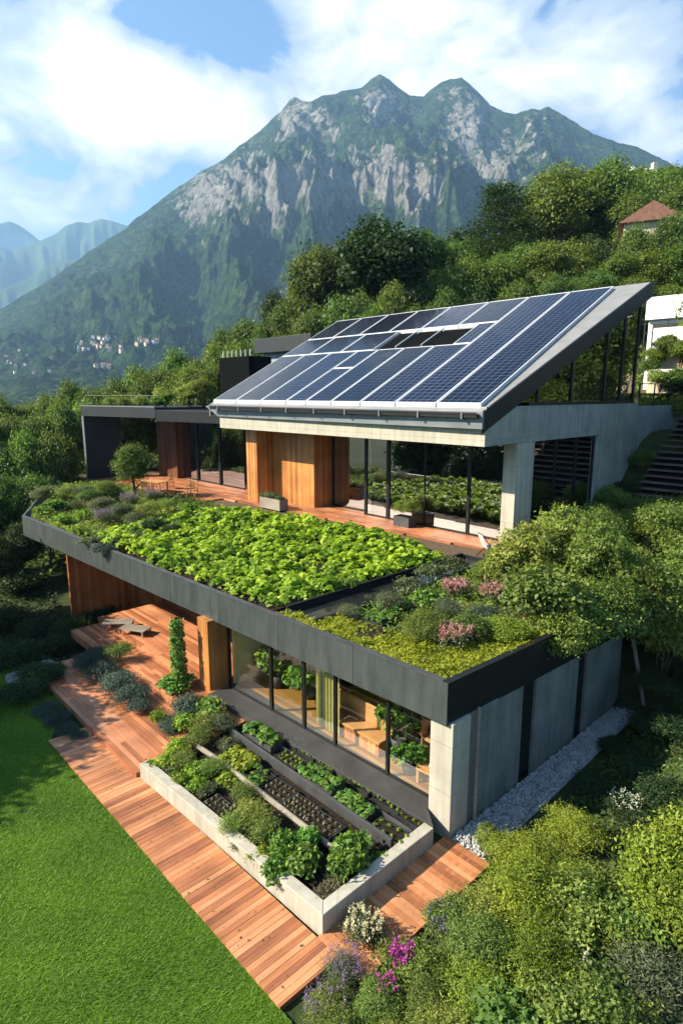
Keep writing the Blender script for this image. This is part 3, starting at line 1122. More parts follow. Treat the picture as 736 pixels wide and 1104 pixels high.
cd = bpy.data.cameras.new('camera')
co = bpy.data.objects.new('camera', cd)
COL.objects.link(co)
co.location = CAM.tolist()
co.rotation_euler = (math.radians(90) - PITCH, 0, RZ)
cd.sensor_fit = 'VERTICAL'
cd.sensor_height = 24
cd.lens = 24 * FPX / 1104
cd.clip_end = 30000
cd.clip_start = 0.1
SC.camera = co
SC.view_settings.view_transform = 'Standard'
SC.view_settings.look = 'None'
SC.view_settings.gamma = 1
SC.view_settings.exposure = 1.62
SC.cycles.use_denoising = True
SC.cycles.max_bounces = 6
SC.cycles.diffuse_bounces = 3
SC.cycles.glossy_bounces = 3
SC.cycles.transmission_bounces = 3
SC.cycles.transparent_max_bounces = 10
SC.cycles.volume_bounces = 0
SC.cycles.caustics_reflective = False
SC.cycles.caustics_refractive = False
SC.cycles.use_adaptive_sampling = True
SC.cycles.adaptive_threshold = 0.02

# ================================================================== lawn, decks, gravel
TER = 3.75          # upper terrace level
FZ0, FZ1 = 2.87, 3.9   # fascia
FLR = 0.48          # lower floor


def fy(x):
    """front line of the lower building, very slightly skewed"""
    return -0.02 + 0.0385 * x


mb = MB()
mb.prism([(0.9, -5.24), (-10.4, -5.34), (-12.4, -4.2), (-16.5, -3.6), (-18, -9), (-18, -26), (10, -26), (10, -8.5), (4.2, -6.2)], -0.4, 0.02)
put(mb.build('lawn', M['lawnbase']), kind='structure')


def boards(name, mat, poly, along, w, z0, z1, gap=0.008, seed=1, lens=(1.8, 3.6)):
    """deck boards clipped to a convex plan polygon; along 'x' or 'y'"""
    rd = random.Random(seed)
    mb = MB()
    k = 0 if along == 'x' else 1
    c = 1 - k
    lo, hi = min(p[c] for p in poly), max(p[c] for p in poly)

    def span(v):
        s = []
        for i in range(len(poly)):
            p, q = poly[i], poly[(i + 1) % len(poly)]
            if (p[c] - v) * (q[c] - v) < 0:
                s.append(p[k] + (q[k] - p[k]) * (v - p[c]) / (q[c] - p[c]))
        return (min(s), max(s)) if len(s) >= 2 else None
    v = lo
    while v < hi - 0.02:
        v1 = min(v + w, hi)
        s = span((v + v1) / 2)
        if s:
            a = s[0]
            while a < s[1] - 0.02:
                b = a + rd.uniform(*lens)
                if s[1] - b < 0.6:
                    b = s[1]
                mb.cv = rd.random()
                dz = rd.uniform(-.003, .003)
                g = gap / 2
                if along == 'x':
                    mb.box(a + g, b - g, v + g, v1 - g, z0, z1 + dz)
                else:
                    mb.box(v + g, v1 - g, a + g, b - g, z0, z1 + dz)
                a = b
        v = v1
    return mb.build(name, mat)


put(boards('deck_path', M['deck'], [(0.62, -5.26), (-10.5, -5.36), (-10.5, -4.21), (0.62, -3.9)], 'y', 0.135, -0.05, 0.075), kind='structure')
put(boards('deck_path', M['deck'], [(0.03, -3.92), (1.25, -3.92), (1.25, 0.05), (0.03, 0.05)], 'x', 0.135, -0.05, 0.075, seed=5), kind='structure')
put(boards('deck_terrace', M['deckx'], [(-6.99, -4.19), (-15.6, -4.25), (-15.6, -1.95), (-6.99, -1.75)], 'x', 0.15, 0.0, 0.21, seed=2), kind='structure')
put(boards('deck_terrace', M['deckx'], [(-6.99, -1.75), (-15.6, -1.95), (-18.2, -1.9), (-18.2, -0.62), (-8.9, -0.55), (-6.99, -0.6)], 'x', 0.15, 0.0, 0.345, seed=3), kind='structure')
put(boards('deck_terrace', M['deckx'], [(-8.9, -0.55), (-18.6, -0.62), (-18.6, 5.0), (-8.9, 5.0)], 'x', 0.15, 0.1, FLR, seed=4), kind='structure')

# gravel along the side wall
rd = random.Random(3)
mb = MB()
mb.prism([(0.14, 0.1), (1.05, 0.1), (0.98, 4), (0.85, 9.5), (0.14, 9.5)], -0.3, 0.02)
put(mb.build('gravel_bed', M['pebble']), kind='structure')
mb = MB()
ico = bmesh.new()
bmesh.ops.create_icosphere(ico, subdivisions=1, radius=1)
IV = [tuple(v.co) for v in ico.verts]
IF = [[v.index for v in f.verts] for f in ico.faces]
ico.free()
for _ in range(4200):
    y = rd.uniform(0.1, 9.3)
    x = 0.16 + rd.random() * (.85 - 0.02 * y)
    if y < 0.4 and x > 1.0:
        continue
    s = rd.uniform(0.022, 0.058)
    R_ = Euler((rd.uniform(0, 6), rd.uniform(0, 6), rd.uniform(0, 6))).to_matrix()
    sc = Vector((s * rd.uniform(.8, 1.3), s * rd.uniform(.7, 1), s * rd.uniform(.5, .8)))
    mb.cv = rd.random()
    mb.add([Vector((x, y, 0.03 + rd.random() * 0.05)) + R_ @ Vector((v[0] * sc.x, v[1] * sc.y, v[2] * sc.z)) for v in IV], IF)
put(mb.build('gravel', M['pebble'], smooth=True), kind='stuff')

# ================================================================== the house
HOUSE = thing('house', 'modern concrete and glass house with a solar roof and planted terrace', 'house', (0, 0, 0))


def part(name, mb, mat, bevel=0.0, parent=None, smooth=False):
    return mb.build(name, mat, parent or HOUSE, bevel=bevel, smooth=smooth)


# --- roof slab of the lower storey and its metal fascia
LX, LY = -26.9, fy(-26.9)
mb = MB()
mb.prism([(0.0, 0.12), (LX + .1, LY + .12), (-44, 6.6), (-44, 16), (-26, 24), (-6, 24.2), (-5.0, 13.0), (0.45, 9.2)], FZ0 + 0.05, 3.62)
part('terrace_slab', mb, M['concrete_grey'])
mb = MB()
xs = [0.0, -2.9, -5.9, -8.9, -11.9, -14.9, -17.9, -20.9, -23.9, LX]
for a, b in zip(xs[:-1], xs[1:]):
    mb.seg((b + .006, fy(b)), (a - .006, fy(a)), 0.10, FZ0, FZ1)
part('fascia', mb, M['fascia'], 0.006)
mb = MB()
ys = [0.0, 3.0, 6.0, 9.4]
for a, b in zip(ys[:-1], ys[1:]):
    mb.seg((0.004 + a * .05, a + (.105 if a == 0 else .006) - .1), (0.004 + b * .05, b - .006), 0.10, FZ0, FZ1)
part('fascia', mb, M['black'], 0.006)
mb = MB()
mb.seg((LX, LY), (LX - 17, LY + 7.6), -0.1, FZ0, FZ1)
part('fascia', mb, M['fascia'], 0.006)
mb = MB()     # capping strip
mb.seg((LX, LY - .02), (-0.12, fy(0) - .02), 0.18, FZ1 + .002, FZ1 + .022)
part('roof_edge_trim', mb, M['sill'], 0.004)
mb = MB()
mb.seg((0.02, -0.03), (0.49, 9.4), 0.18, FZ1 + .003, FZ1 + .022)
part('roof_edge_trim', mb, M['black'], 0.004)

# --- lower storey walls
mb = MB()
mb.box(-0.52, 0.12, 0.07, 0.75, -0.3, FZ0 + .04)
part('pillar', mb, M['concrete_pale'], 0.015)
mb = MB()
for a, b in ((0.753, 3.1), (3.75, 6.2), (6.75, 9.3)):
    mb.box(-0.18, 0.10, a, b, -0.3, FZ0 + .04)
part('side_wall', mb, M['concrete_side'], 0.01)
for a, b in ((3.1, 3.75), (6.2, 6.75)):
    mb = MB()
    mb.box(-0.15, 0.02, a + .002, b - .002, -0.3, FZ0 + .04)
    part('wall_recess', mb, M['black'])
mb = MB()
mb.tube([(0.20, 0.95, 0.02), (0.20, 0.95, 3.05)], 0.045, 10)
for z in (0.6, 1.6, 2.6):
    mb.box(0.098, 0.25, 0.93, 0.97, z, z + .04)
part('drainpipe', mb, M['greywood'], smooth=False)

# sill ledge
mb = MB()
mb.prism([(-9.05, -0.82), (-0.02, -0.36), (-0.53, 0.06), (-0.53, 0.44), (-9.05, 0.44)], 0.10, 0.50)
part('window_sill', mb, M['sill'], 0.012)
# glazing
GX = [-8.95, -6.75, -5.22, -3.95, -2.05, -0.54]


def gy(x):
    return 0.33 + 0.045 * (x + 0.5)


for i in range(5):
    a, b = GX[i], GX[i + 1]
    mb = MB()
    t = 0.045 if i != 1 else 0.075
    for (p, q) in ((a, a + t), (b - (0.075 if i == 1 else t) * .9, b)):
        mb.seg((p + .002, gy(p)), (q - .002, gy(q)), 0.09, 0.505, FZ0)
    mb.seg((a + t, gy(a + t) + .01), (b - t, gy(b - t) + .01), 0.07, 0.505, 0.56)
    mb.seg((a + t, gy(a + t) + .01), (b - t, gy(b - t) + .01), 0.07, FZ0 - .08, FZ0 - .002)
    w = part('window', mb, M['black'])
    mb = MB()
    mb.add([(a + t, gy(a + t) + .045, .56), (b - t, gy(b - t) + .045, .56), (b - t, gy(b - t) + .045, FZ0 - .08), (a + t, gy(a + t) + .045, FZ0 - .08)], [[0, 1, 2, 3]])
    part('pane', mb, M['glass'], parent=w)

# cedar column
mb = MB()
mb.box(-9.85, -9.2, -0.62, 0.25, FLR - .05, FZ0 + .04)
part('timber_pillar', mb, M['cedar'], 0.008)
# room behind the glass
mb = MB()
mb.box(-9.05, -0.185, 0.442, 3.6, 0.1, FLR - .003)
part('room_floor', mb, M['roomfloor'])
mb = MB()
mb.box(-9.05, -0.185, 3.6, 3.75, 0.1, FZ0 + .04)
mb.box(-9.2, -9.052, 0.3, 3.75, 0.1, FZ0 + .04)
part('room_wall', mb, M['roomwall'])
mb = MB()
mb.box(-9.05, -0.185, 0.5, 3.6, FZ0 - .02, FZ0 + .045)
part('room_ceiling', mb, M['white'])
# covered terrace: back glazing and cedar end wall
mb = MB()
for a in (-18.6, -16.3, -14.0, -11.6, -9.4):
    mb.box(a, a + .09, 5.02, 5.12, FLR, FZ0)
mb.box(-18.6, -9.31, 5.03, 5.11, FLR + .002, FLR + .08)
mb.box(-18.6, -9.31, 5.03, 5.11, FZ0 - .08, FZ0 - .002)
w = part('window', mb, M['black'])
mb = MB()
mb.add([(-18.6, 5.07, FLR), (-9.3, 5.07, FLR), (-9.3, 5.07, FZ0), (-18.6, 5.07, FZ0)], [[0, 1, 2, 3]])
part('pane', mb, M['glassdark'], parent=w)
mb = MB()
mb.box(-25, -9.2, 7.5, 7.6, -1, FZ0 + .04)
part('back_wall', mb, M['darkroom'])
mb = MB()
mb.box(-21.65, -21.5, fy(-21.5) + .115, 2.4, -1.5, FZ0 + .04)
part('timber_wall', mb, M['cedardark'])
mb = MB()
mb.box(-26.8, -21.66, 2.25, 2.4, -1.5, FZ0 + .04)
mb.box(-21.6, -18.6, 2.41, 2.55, -1.5, FZ0 + .04)
part('timber_wall', mb, M['cedardark'])
mb = MB()
mb.box(-43, -27.5, 8.5, 16, -3, 2.9)
part('basement_wall', mb, M['concrete_grey'])

# --- terrace floor and upper deck
mb = MB()
mb.prism([(-0.1, 0.2), (LX + .2, LY + .2), (-43.9, 6.7), (-43.9, 15.9), (-5.2, 15.9), (-5.0, 12.9), (0.35, 9.2)], 3.6, 3.66)
part('terrace_floor', mb, M['mulch'])
deck_poly = [(-6.1, 11.25), (-12.0, 11.55), (-24.5, 9.3), (-33.5, 9.3), (-33.5, 13.3), (-6.1, 13.3)]
b1 = boards('upper_deck', M['deckx'], [(-6.1, 11.3), (-25.2, 10.2), (-25.2, 13.3), (-6.1, 13.3)], 'x', 0.15, 3.62, TER, seed=8)
b1.parent = HOUSE
b1 = boards('upper_deck', M['deckx'], [(-25.2, 8.9), (-39.5, 8.0), (-39.5, 15), (-25.2, 15)], 'x', 0.15, 3.62, TER, seed=9)
b1.parent = HOUSE

# --- upper storey
XH = -6.0
mb = MB()
mb.box(-6.66, XH - .02, 12.45, 13.85, 3.5, 8.19)
part('pillar', mb, M['concrete_pale'], 0.015)
mb = MB()     # cream eaves beam
mb.prism([(XH - .004, 10.02), (-25.0, 10.02), (-24.7, 10.6), (XH - .004, 10.6)], 8.18, 8.87)
part('eaves_beam', mb, M['concrete_pale'], 0.01)
mb = MB()     # soffit
mb.box(-25, XH - .25, 10.6, 25, 8.22, 8.4)
part('soffit', mb, M['dark'])
mb = MB()     # side beam, jambs and wall of the gable end
mb.box(XH - .3, XH, 10.03, 24.6, 8.195, 9.72)
part('side_beam', mb, M['concrete'], 0.01)
mb = MB()
mb.box(XH - .3, XH - .003, 19.85, 24.6, 3.0, 8.19)
part('side_wall', mb, M['concrete'], 0.01)
# side door opening
mb = MB()
for y in (13.9, 15.9, 17.9, 19.72):
    mb.box(XH - .2, XH - .1, y, y + .11, 3.7, 8.19)
w = part('window', mb, M['black'])
mb = MB()
mb.add([(XH - .15, 13.9, 3.7), (XH - .15, 19.8, 3.7), (XH - .15, 19.8, 8.19), (XH - .15, 13.9, 8.19)], [[0, 1, 2, 3]])
part('pane', mb, M['glassdark'], parent=w)

# roof plane
RM = (16.05 - 9.75) / 14.6


def rz_(y, off=0.0):
    return 9.75 + RM * (y - 9.9) + off


def roofpoly(poly, o0, o1):
    return MB().prism(poly, lambda p: rz_(p[1], o0), lambda p: rz_(p[1], o1))


ROOF = [(XH, 9.78), (-25.9, 9.98), (-30.2, 25.0), (XH, 24.95)]
RIN = [(XH - .1, 9.88), (-25.8, 10.08), (-30.05, 24.9), (XH - .1, 24.85)]
part('roof', roofpoly(RIN, -0.75, -0.22), M['dark'])
# light metal roof sheet, showing as the strip beside the panels
part('roof_sheet', roofpoly([(XH - .002, 9.79), (-25.88, 9.99), (-30.15, 24.95), (XH - .002, 24.93)], -0.219, -0.19), M['roofcap'])
mb = roofpoly([(XH + .03, 9.74), (XH - .09, 9.74), (XH - .09, 25.05), (XH + .03, 25.05)], -1.0, -0.185)
part('verge_board', mb, M['black'], 0.008)
mb = roofpoly([(-25.87, 9.92), (-26.0, 9.92), (-30.35, 25.05), (-30.2, 25.05)], -0.9, -0.185)
part('verge_board', mb, M['zinc'], 0.008)
mb = MB()     # grey front fascia with the pointed left end
mb.add([(XH + .032, 9.735, 8.871), (-25.0, 9.9, 8.871), (-26.5, 9.95, 9.45), (-25.9, 9.93, 9.56), (XH + .032, 9.735, 9.56),
        (XH + .032, 9.86, 8.871), (-25.0, 10.03, 8.871), (-26.5, 10.08, 9.45), (-25.9, 10.06, 9.56), (XH + .032, 9.86, 9.56)],
       [[4, 3, 2, 1, 0], [5, 6, 7, 8, 9], [0, 1, 6, 5], [1, 2, 7, 6], [2, 3, 8, 7], [3, 4, 9, 8], [4, 0, 5, 9]])
part('eaves_fascia', mb, M['zinc'], 0.01)
mb = MB()     # gutter
mb.box(-25.3, XH - .1, 9.52, 9.70, 9.30, 9.46)
mb.box(-25.3, XH - .1, 9.50, 9.52, 9.42, 9.52)
g_ = part('gutter', mb, M['black'], 0.01)
for k in range(9):
    mb = MB()
    x = -24.4 + k * 2.2
    mb.box(x, x + .07, 9.47, 9.725, 9.25, 9.50)
    part('gutter_bracket', mb, M['zinc'], parent=g_)
# skylight opening: dark box set flush in the roof
SKX = lambda xe, y: xe - (1.4 + (-6.3 - xe) * .13) * (y - 10.1) / 14.1
sk = [(SKX(-12.0, 17.0), 17.0), (SKX(-17.3, 17.2), 17.2), (SKX(-17.3, 20.0), 20.0), (SKX(-12.0, 19.8), 19.8)]
part('skylight', roofpoly(sk, -0.188, -0.13), M['void'])
mb = MB()
for xe in (-14.0, -15.8):
    for y in (17.2, 19.7):
        x = SKX(xe, y)
        mb.tube([(x, y, rz_(y, -.13)), (x, y, rz_(y, .05))], .03, 6)
    mb.tube([(SKX(xe, 17.1), 17.1, rz_(17.1, .05)), (SKX(xe, 19.9), 19.9, rz_(19.9, .05))], .035, 6)
part('skylight_bar', mb, M['alu'])

# gable glazing under the sloping roof
yA = 13.9
mb = MB()
for y in (13.9, 16.9, 20.3, 22.2, 23.9):
    mb.prism([(XH - .2, y), (XH - .06, y), (XH - .06, y + .16), (XH - .2, y + .16)], 9.73, lambda p: rz_(p[1], -.8))
mb.box(XH - .23, XH - .02, 13.2, 24.06, 9.722, 9.86)
w = part('window', mb, M['black'])
mb = MB()
mb.add([(XH - .12, 12.2, 9.86), (XH - .12, 23.95, 9.86), (XH - .12, 23.95, rz_(23.95, -.8)), (XH - .12, 12.2, rz_(12.2, -.75))], [[0, 1, 2, 3]])
part('pane', mb, M['glassgable'], parent=w)
mb = MB()
mb.add([(XH - .12, 24.05, 9.86), (-9.5, 24.05, 9.86), (-9.5, 24.05, rz_(24.05, -.8)), (XH - .12, 24.05, rz_(24.05, -.8))], [[0, 1, 2, 3]])
part('pane', mb, M['glassgable'], parent=w)
mb = MB()
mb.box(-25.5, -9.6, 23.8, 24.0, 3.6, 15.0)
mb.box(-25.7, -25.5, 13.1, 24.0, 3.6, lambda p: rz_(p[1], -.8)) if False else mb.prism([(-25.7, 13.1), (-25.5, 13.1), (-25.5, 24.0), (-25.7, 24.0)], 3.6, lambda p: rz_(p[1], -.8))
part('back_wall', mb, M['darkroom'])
mb = MB()
mb.box(-25.4, XH - .3, 13.3, 23.8, 3.5, TER - .005)
part('room_floor', mb, M['roomfloor'])

# front glazing of the upper storey
YG = 13.0
UX = [-18.7, -15.45, -13.8, -8.75, -6.68]
for i in range(4):
    a, b = UX[i], UX[i + 1]
    t = 0.16 if i in (1, 2) else 0.1
    mb = MB()
    y0 = YG if i else 13.6
    mb.box(a + .002, a + t, y0 - .06, y0 + .08, TER, 8.2)
    mb.box(b - .05, b - .002, y0 - .06, y0 + .08, TER, 8.2)
    mb.box(a + t, b - .05, y0 - .04, y0 + .05, TER, TER + .09)
    mb.box(a + t, b - .05, y0 - .04, y0 + .05, 8.08, 8.2)
    if i == 2:
        mb.box(-11.35, -11.29, y0 - .03, y0 + .04, TER + .09, 8.08)
    w = part('window', mb, M['black'])
    mb = MB()
    mb.add([(a + t, y0, TER + .09), (b - .05, y0, TER + .09), (b - .05, y0, 8.08), (a + t, y0, 8.08)], [[0, 1, 2, 3]])
    part('pane', mb, M['glassdark'], parent=w)
# cedar box between the glazing and the left wing
mb = MB()
mb.box(-22.6, -18.75, 12.2, 14.4, TER, 8.215)
part('timber_wall', mb, M['cedar'])
mb = MB()
mb.box(-23.7, -22.61, 11.0, 14.2, TER, 8.212)
part('timber_wall', mb, M['cedar'], 0.006)

# ================================================================== solar panels
LEAN = lambda xe, y: xe - (1.4 + (-6.3 - xe) * .13) * (y - 10.1) / 14.1


def panel(xe0, xe1, y0, y1, label):
    g = 0.038
    x0a, x1a, x0b, x1b = LEAN(xe0, y0) + g, LEAN(xe1, y0) - g, LEAN(xe0, y1) + g, LEAN(xe1, y1) - g
    y0, y1 = y0 + g, y1 - g
    cx_, cy_ = (x0a + x1a) / 2, y0
    org = Vector((cx_, cy_, rz_(cy_, -.188)))
    t = thing('solar_panel', label, 'solar panel', org, group='solar panels on the sloping roof')
    P4 = [(x0a, y0), (x1a, y0), (x1b, y1), (x0b, y1)]
    c = np.mean(np.array(P4), 0)
    fwid = 0.055
    loc = lambda p, o: (p[0] - cx_, p[1] - cy_, rz_(p[1], o) - org.z)
    inn = []
    for i in range(4):
        p, a, b = np.array(P4[i]), np.array(P4[i - 1]), np.array(P4[(i + 1) % 4])
        inn.append(p + (a - p) / np.linalg.norm(a - p) * fwid + (b - p) / np.linalg.norm(b - p) * fwid)
    vs = [loc(p, -.188) for p in P4] + [loc(p, 0.0) for p in P4] + [loc(p, 0.0) for p in inn] + [loc(p, -.188) for p in inn]
    fs = []
    for i in range(4):
        j = (i + 1) % 4
        fs += [[i, j, 4 + j, 4 + i], [4 + i, 4 + j, 8 + j, 8 + i], [8 + i, 8 + j, 12 + j, 12 + i], [12 + i, 12 + j, j, i]]
    MB().add(vs, fs).build('frame', M['alu'], t)
    vs = [loc(p, -.012) for p in inn] + [loc(p, -.05) for p in inn]
    o = MB().add(vs, [[0, 1, 2, 3], [7, 6, 5, 4], [0, 4, 5, 1], [1, 5, 6, 2], [2, 6, 7, 3], [3, 7, 4, 0]]).build('cell_sheet', M['solar'], t)
    me = o.data
    uv = me.uv_layers.new(name='UVMap')
    for lp in me.loops:
        v = me.vertices[lp.vertex_index].co
        lean = (x0b - x0a + x1b - x1a) / 2 / (y1 - y0)
        uv.data[lp.index].uv = (v.x - lean * v.y + 20.02, v.y / math.cos(math.atan(RM)) + 0.02)


COLS = [-25.85, -23.35, -20.9, -18.6, -16.96, -15.04, -13.0, -10.8]
NTH = ['leftmost', 'second from the left', 'third from the left', 'fourth from the left', 'fifth from the left', 'sixth from the left', 'rightmost']
Ya, Yb, Yc, Yd = 10.1, 17.05, 20.2, 24.35
for i in range(7):
    if i == 3:
        panel(COLS[i], COLS[i + 1], Ya, 14.4, 'lower half panel of the split column in the eaves row')
        panel(COLS[i], COLS[i + 1], 14.4, Yb, 'upper half panel of the split column in the eaves row')
    else:
        panel(COLS[i], COLS[i + 1], Ya, Yb, 'long blue panel along the eaves, %s of its row' % NTH[i])
MID = [-25.85, -23.0, -20.2, -17.45]
for i in range(3):
    panel(MID[i], MID[i + 1], Yb, Yc, 'short panel in the middle row left of the dark skylight, ' + ['at the roof verge', 'halfway to the skylight', 'touching the skylight'][i])
panel(-11.95, -10.8, Yb, Yc, 'narrow short panel just right of the dark skylight')
TOPC = [-25.85, -23.35, -20.9, -18.4, -15.9, -13.3, -10.8]
for i in range(6):
    panel(TOPC[i], TOPC[i + 1], Yc, Yd, 'short panel along the ridge, %s of its row' % (NTH[i] if i < 5 else 'rightmost'))
panel(-10.8, -8.52, Ya, Yd, 'tall full height panel, inner one of the two from eaves to ridge')
panel(-8.52, -6.3, Ya, Yd, 'tall full height panel at the right verge of the roof')

# ================================================================== left wing
PAV = thing('pavilion', 'flat roofed dark pavilion with open frame at the left end of the terrace', 'pavilion', (0, 0, 0))
pA, pB, pC = np.array([-41.0, 7.7]), np.array([-32.6, 9.6]), np.array([-24.4, 11.6])
mb = MB()
mb.prism([tuple(pA), tuple(pB), (-33.3, 17.6), (-41.8, 16.5)], 8.55, 9.28)
part('roof', mb, M['dark'], 0.01, PAV)
mb = MB()
mb.prism([(-32.58, 9.62), (-24.4, 11.2), (-24.6, 19), (-33.28, 17.6)], 8.35, 9.12)
part('roof', mb, M['black'], 0.01, PAV)
mb = MB()
mb.seg(pA + [0, -.03], pB + [0, -.03], 0.2, 9.282, 9.36)
part('roof_edge_trim', mb, M['zinc'], 0.004, PAV)
mb = MB()
mb.prism([tuple(pA), tuple(pA + [.25, .05]), tuple(pA + [.95, 2.6]), tuple(pA + [.7, 2.6])], 1.0, 8.55)
part('side_wall', mb, M['black'], 0.01, PAV)
mb = MB()
mb.prism([tuple(pA + [-.02, -.03]), tuple(pA + [.22, 0.02]), tuple(pA + [.2, .3]), tuple(pA + [-.02, .3])], 1.0, 8.548)
part('post', mb, M['zinc'], 0.01, PAV)
mb = MB()
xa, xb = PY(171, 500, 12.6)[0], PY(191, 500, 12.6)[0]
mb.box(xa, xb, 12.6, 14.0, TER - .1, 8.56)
part('timber_pillar', mb, M['cedarshaded'], 0.01, PAV)
mb = MB()
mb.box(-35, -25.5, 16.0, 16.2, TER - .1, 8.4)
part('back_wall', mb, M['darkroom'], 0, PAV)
gx_ = [PY(q, 500, 13.2)[0] for q in (193, 213, 237, 263)]
for a, b in zip(gx_[:-1], gx_[1:]):
    y0 = 13.2
    mb = MB()
    mb.box(a, a + .22, y0 - .1, y0 + .12, TER, 8.36)
    mb.box(a + .22, b, y0 - .05, y0 + .05, TER, TER + .1)
    w = part('window', mb, M['black'], 0, PAV)
    mb = MB()
    mb.add([(a + .22, y0, TER + .1), (b, y0, TER + .1), (b, y0, 8.36), (a + .22, y0, 8.36)], [[0, 1, 2, 3]])
    part('pane', mb, M['glassdark'], 0, w)
mb = MB()
for k in range(9):
    p = pA + (pB - pA) * (k / 8.0)
    mb.tube([(p[0] + .1, p[1] + .3, 9.28), (p[0] + .1, p[1] + .3, 10.1)], .018, 6)
mb.tube([(pA[0] + .1, pA[1] + .3, 10.1), (pB[0] + .1, pB[1] + .3, 10.1)], .02, 6)
part('railing', mb, M['dark'], 0, PAV)

# slatted chimney box behind the left wing
q0, q1 = PY(236, 383, 18), PY(268, 383, 18)
CH = thing('chimney_box', 'dark slatted chimney box with pale fins on top beside the roof', 'chimney', (q0[0], 18, 9.0))
w_ = q1[0] - q0[0]
mb = MB()
mb.box(0, w_, 0, 2.2, -2.0, 4.15)
part('body', mb, M['void'], 0.02, CH)
for k in range(7):
    mb = MB()
    x = .2 + k * (w_ - .4) / 6
    mb.tube([(x, .3, 4.1), (x, .3, 4.7)], .05, 6)
    part('fin', mb, M['alu'], 0, CH)

# low dark building behind the house
q0, q1 = PY(277, 366, 22), PY(345, 366, 22)
RB = thing('rear_building', 'low dark flat roofed building half hidden behind the solar roof', 'building', (q0[0], 22, q0[2] - 7.95))
mb = MB()
mb.box(-.2, q1[0] - q0[0] - .9, -.2, 6.2, 6.75, 7.95)
part('roof', mb, M['dark'], 0.02, RB)
mb = MB()
mb.box(.4, q1[0] - q0[0] - 1.5, .4, 5.6, -3, 6.75)
part('wall', mb, M['concrete_grey'], 0, RB)

# ================================================================== raised planter in front
PLT = thing('raised_planter', 'long cream concrete planter filled with vegetable beds below the windows', 'planter', (0, 0, 0))
mb = MB()
mb.prism([(0.06, -3.80), (-6.92, -4.17), (-6.92, -3.90), (-0.20, -3.55)], -0.05, 0.50)
part('front_wall', mb, M['concrete_pale'], 0.015, PLT)
mb = MB()
mb.prism([(0.062, -3.79), (-0.198, -3.545), (-0.25, -0.40), (0.02, -0.40)], -0.05, 0.505)
part('end_wall', mb, M['concrete_pale'], 0.015, PLT)
mb = MB()
mb.prism([(-6.75, -4.0), (-0.2, -3.62), (-0.2, -0.42), (-0.6, -0.40), (-8.6, -0.80), (-8.6, -1.9), (-7.0, -2.2)], 0.0, 0.27)
part('soil', mb, M['soil'], 0, PLT)
mb = MB()
mb.tube([(-7.3, -2.62, .44), (-5.6, -2.50, .45), (-3.0, -2.46, .44), (-1.1, -2.44, .44)], [.075, .07, .07, .065], 8)
part('timber_divider', mb, M['greywood'], 0, PLT)
mb = MB()
mb.prism([(-6.75, -1.50), (-0.35, -1.44), (-0.35, -1.37), (-6.75, -1.43)], 0.1, 0.56)
part('board_divider', mb, M['greytray'], 0.008, PLT)
mb = MB()
mb.prism([(-6.3, -0.90), (-0.30, -0.80), (-0.30, -0.765), (-6.3, -0.865)], 0.1, 0.47)
part('board_divider', mb, M['greytray'], 0.006, PLT)

# ================================================================== plant prototypes
PROTO = {}


def foliage_mesh(name, mat, R, H, nl, nclump, per, clump_r, leaf, aspect=.5, z0=0.0, seed=0, droop=.25, up=0.0, hole=.35, clip=True):
    p, n, v = crown_arrays(R, H, z0, nl, nclump, per, clump_r, hole=hole, seed=seed)
    if clip:
        p[:, 2] = np.maximum(p[:, 2], RNG.uniform(.02, .12, len(p)))
    s = leaf * RNG.uniform(.65, 1.3, len(p))
    return leaves(name, p, n, s, mat, v, aspect, droop, up)


def stems_mesh(name, n, H, R, r, seed):
    rd = random.Random(seed)
    mb = MB()
    for i in range(n):
        a = rd.uniform(0, 2 * PI)
        q = R * rd.uniform(.2, .75)
        mb.tube([(0.05 * math.cos(a), .05 * math.sin(a), -.25), (q * .4 * math.cos(a), q * .4 * math.sin(a), H * .4), (q * math.cos(a), q * math.sin(a), H * .8)], [r, r * .8, r * .4], 5)
    return mb.mesh(name, M['stem'], True)


def blades_mesh(name, mat, n, R, H, w, seed, lean=.5, dense_mid=True):
    """tuft of arching blades"""
    g = np.random.default_rng(seed)
    a = g.uniform(0, 2 * PI, n)
    q = R * (g.random(n) ** .6) * .55
    b = np.stack([q * np.cos(a), q * np.sin(a), np.zeros(n) - .03], 1)
    d = np.stack([np.cos(a) * lean, np.sin(a) * lean, np.ones(n)], 1) + g.normal(0, .25, (n, 3))
    d /= np.linalg.norm(d, axis=1, keepdims=True)
    L = H * g.uniform(.55, 1.15, n)[:, None]
    side = np.cross(d, np.array([0, 0, 1.0]) + g.normal(0, .3, (n, 3)))
    side /= np.linalg.norm(side, axis=1, keepdims=True)
    m = b + d * L * .55
    tip = b + d * L + np.stack([np.cos(a), np.sin(a), -np.ones(n) * .6], 1) * L * .22
    W = w * g.uniform(.7, 1.3, n)[:, None]
    v = np.stack([b - side * W * .4, b + side * W * .4, m + side * W * .5, m - side * W * .5, tip], 1)
    idx = np.arange(n)[:, None] * 5
    f4 = idx + np.array([[0, 1, 2, 3]])
    f3 = idx + np.array([[3, 2, 4, 4]])
    me = bpy.data.meshes.new(name)
    V = v.reshape(-1, 3)
    faces = [list(map(int, r)) for r in f4] + [list(map(int, r[:3])) for r in f3]
    me.from_pydata(V.tolist(), [], faces)
    var = np.clip(g.normal(.5, .25, n), 0, 1)
    at = me.attributes.new('var', 'FLOAT', 'FACE')
    at.data.foreach_set('value', np.concatenate([var, var]).astype(np.float32))
    me.materials.append(mat)
    return me


def proto(key, name, parts):
    """parts: list of (part name, mesh)"""
    PROTO[key] = (name, parts)


USED = {}


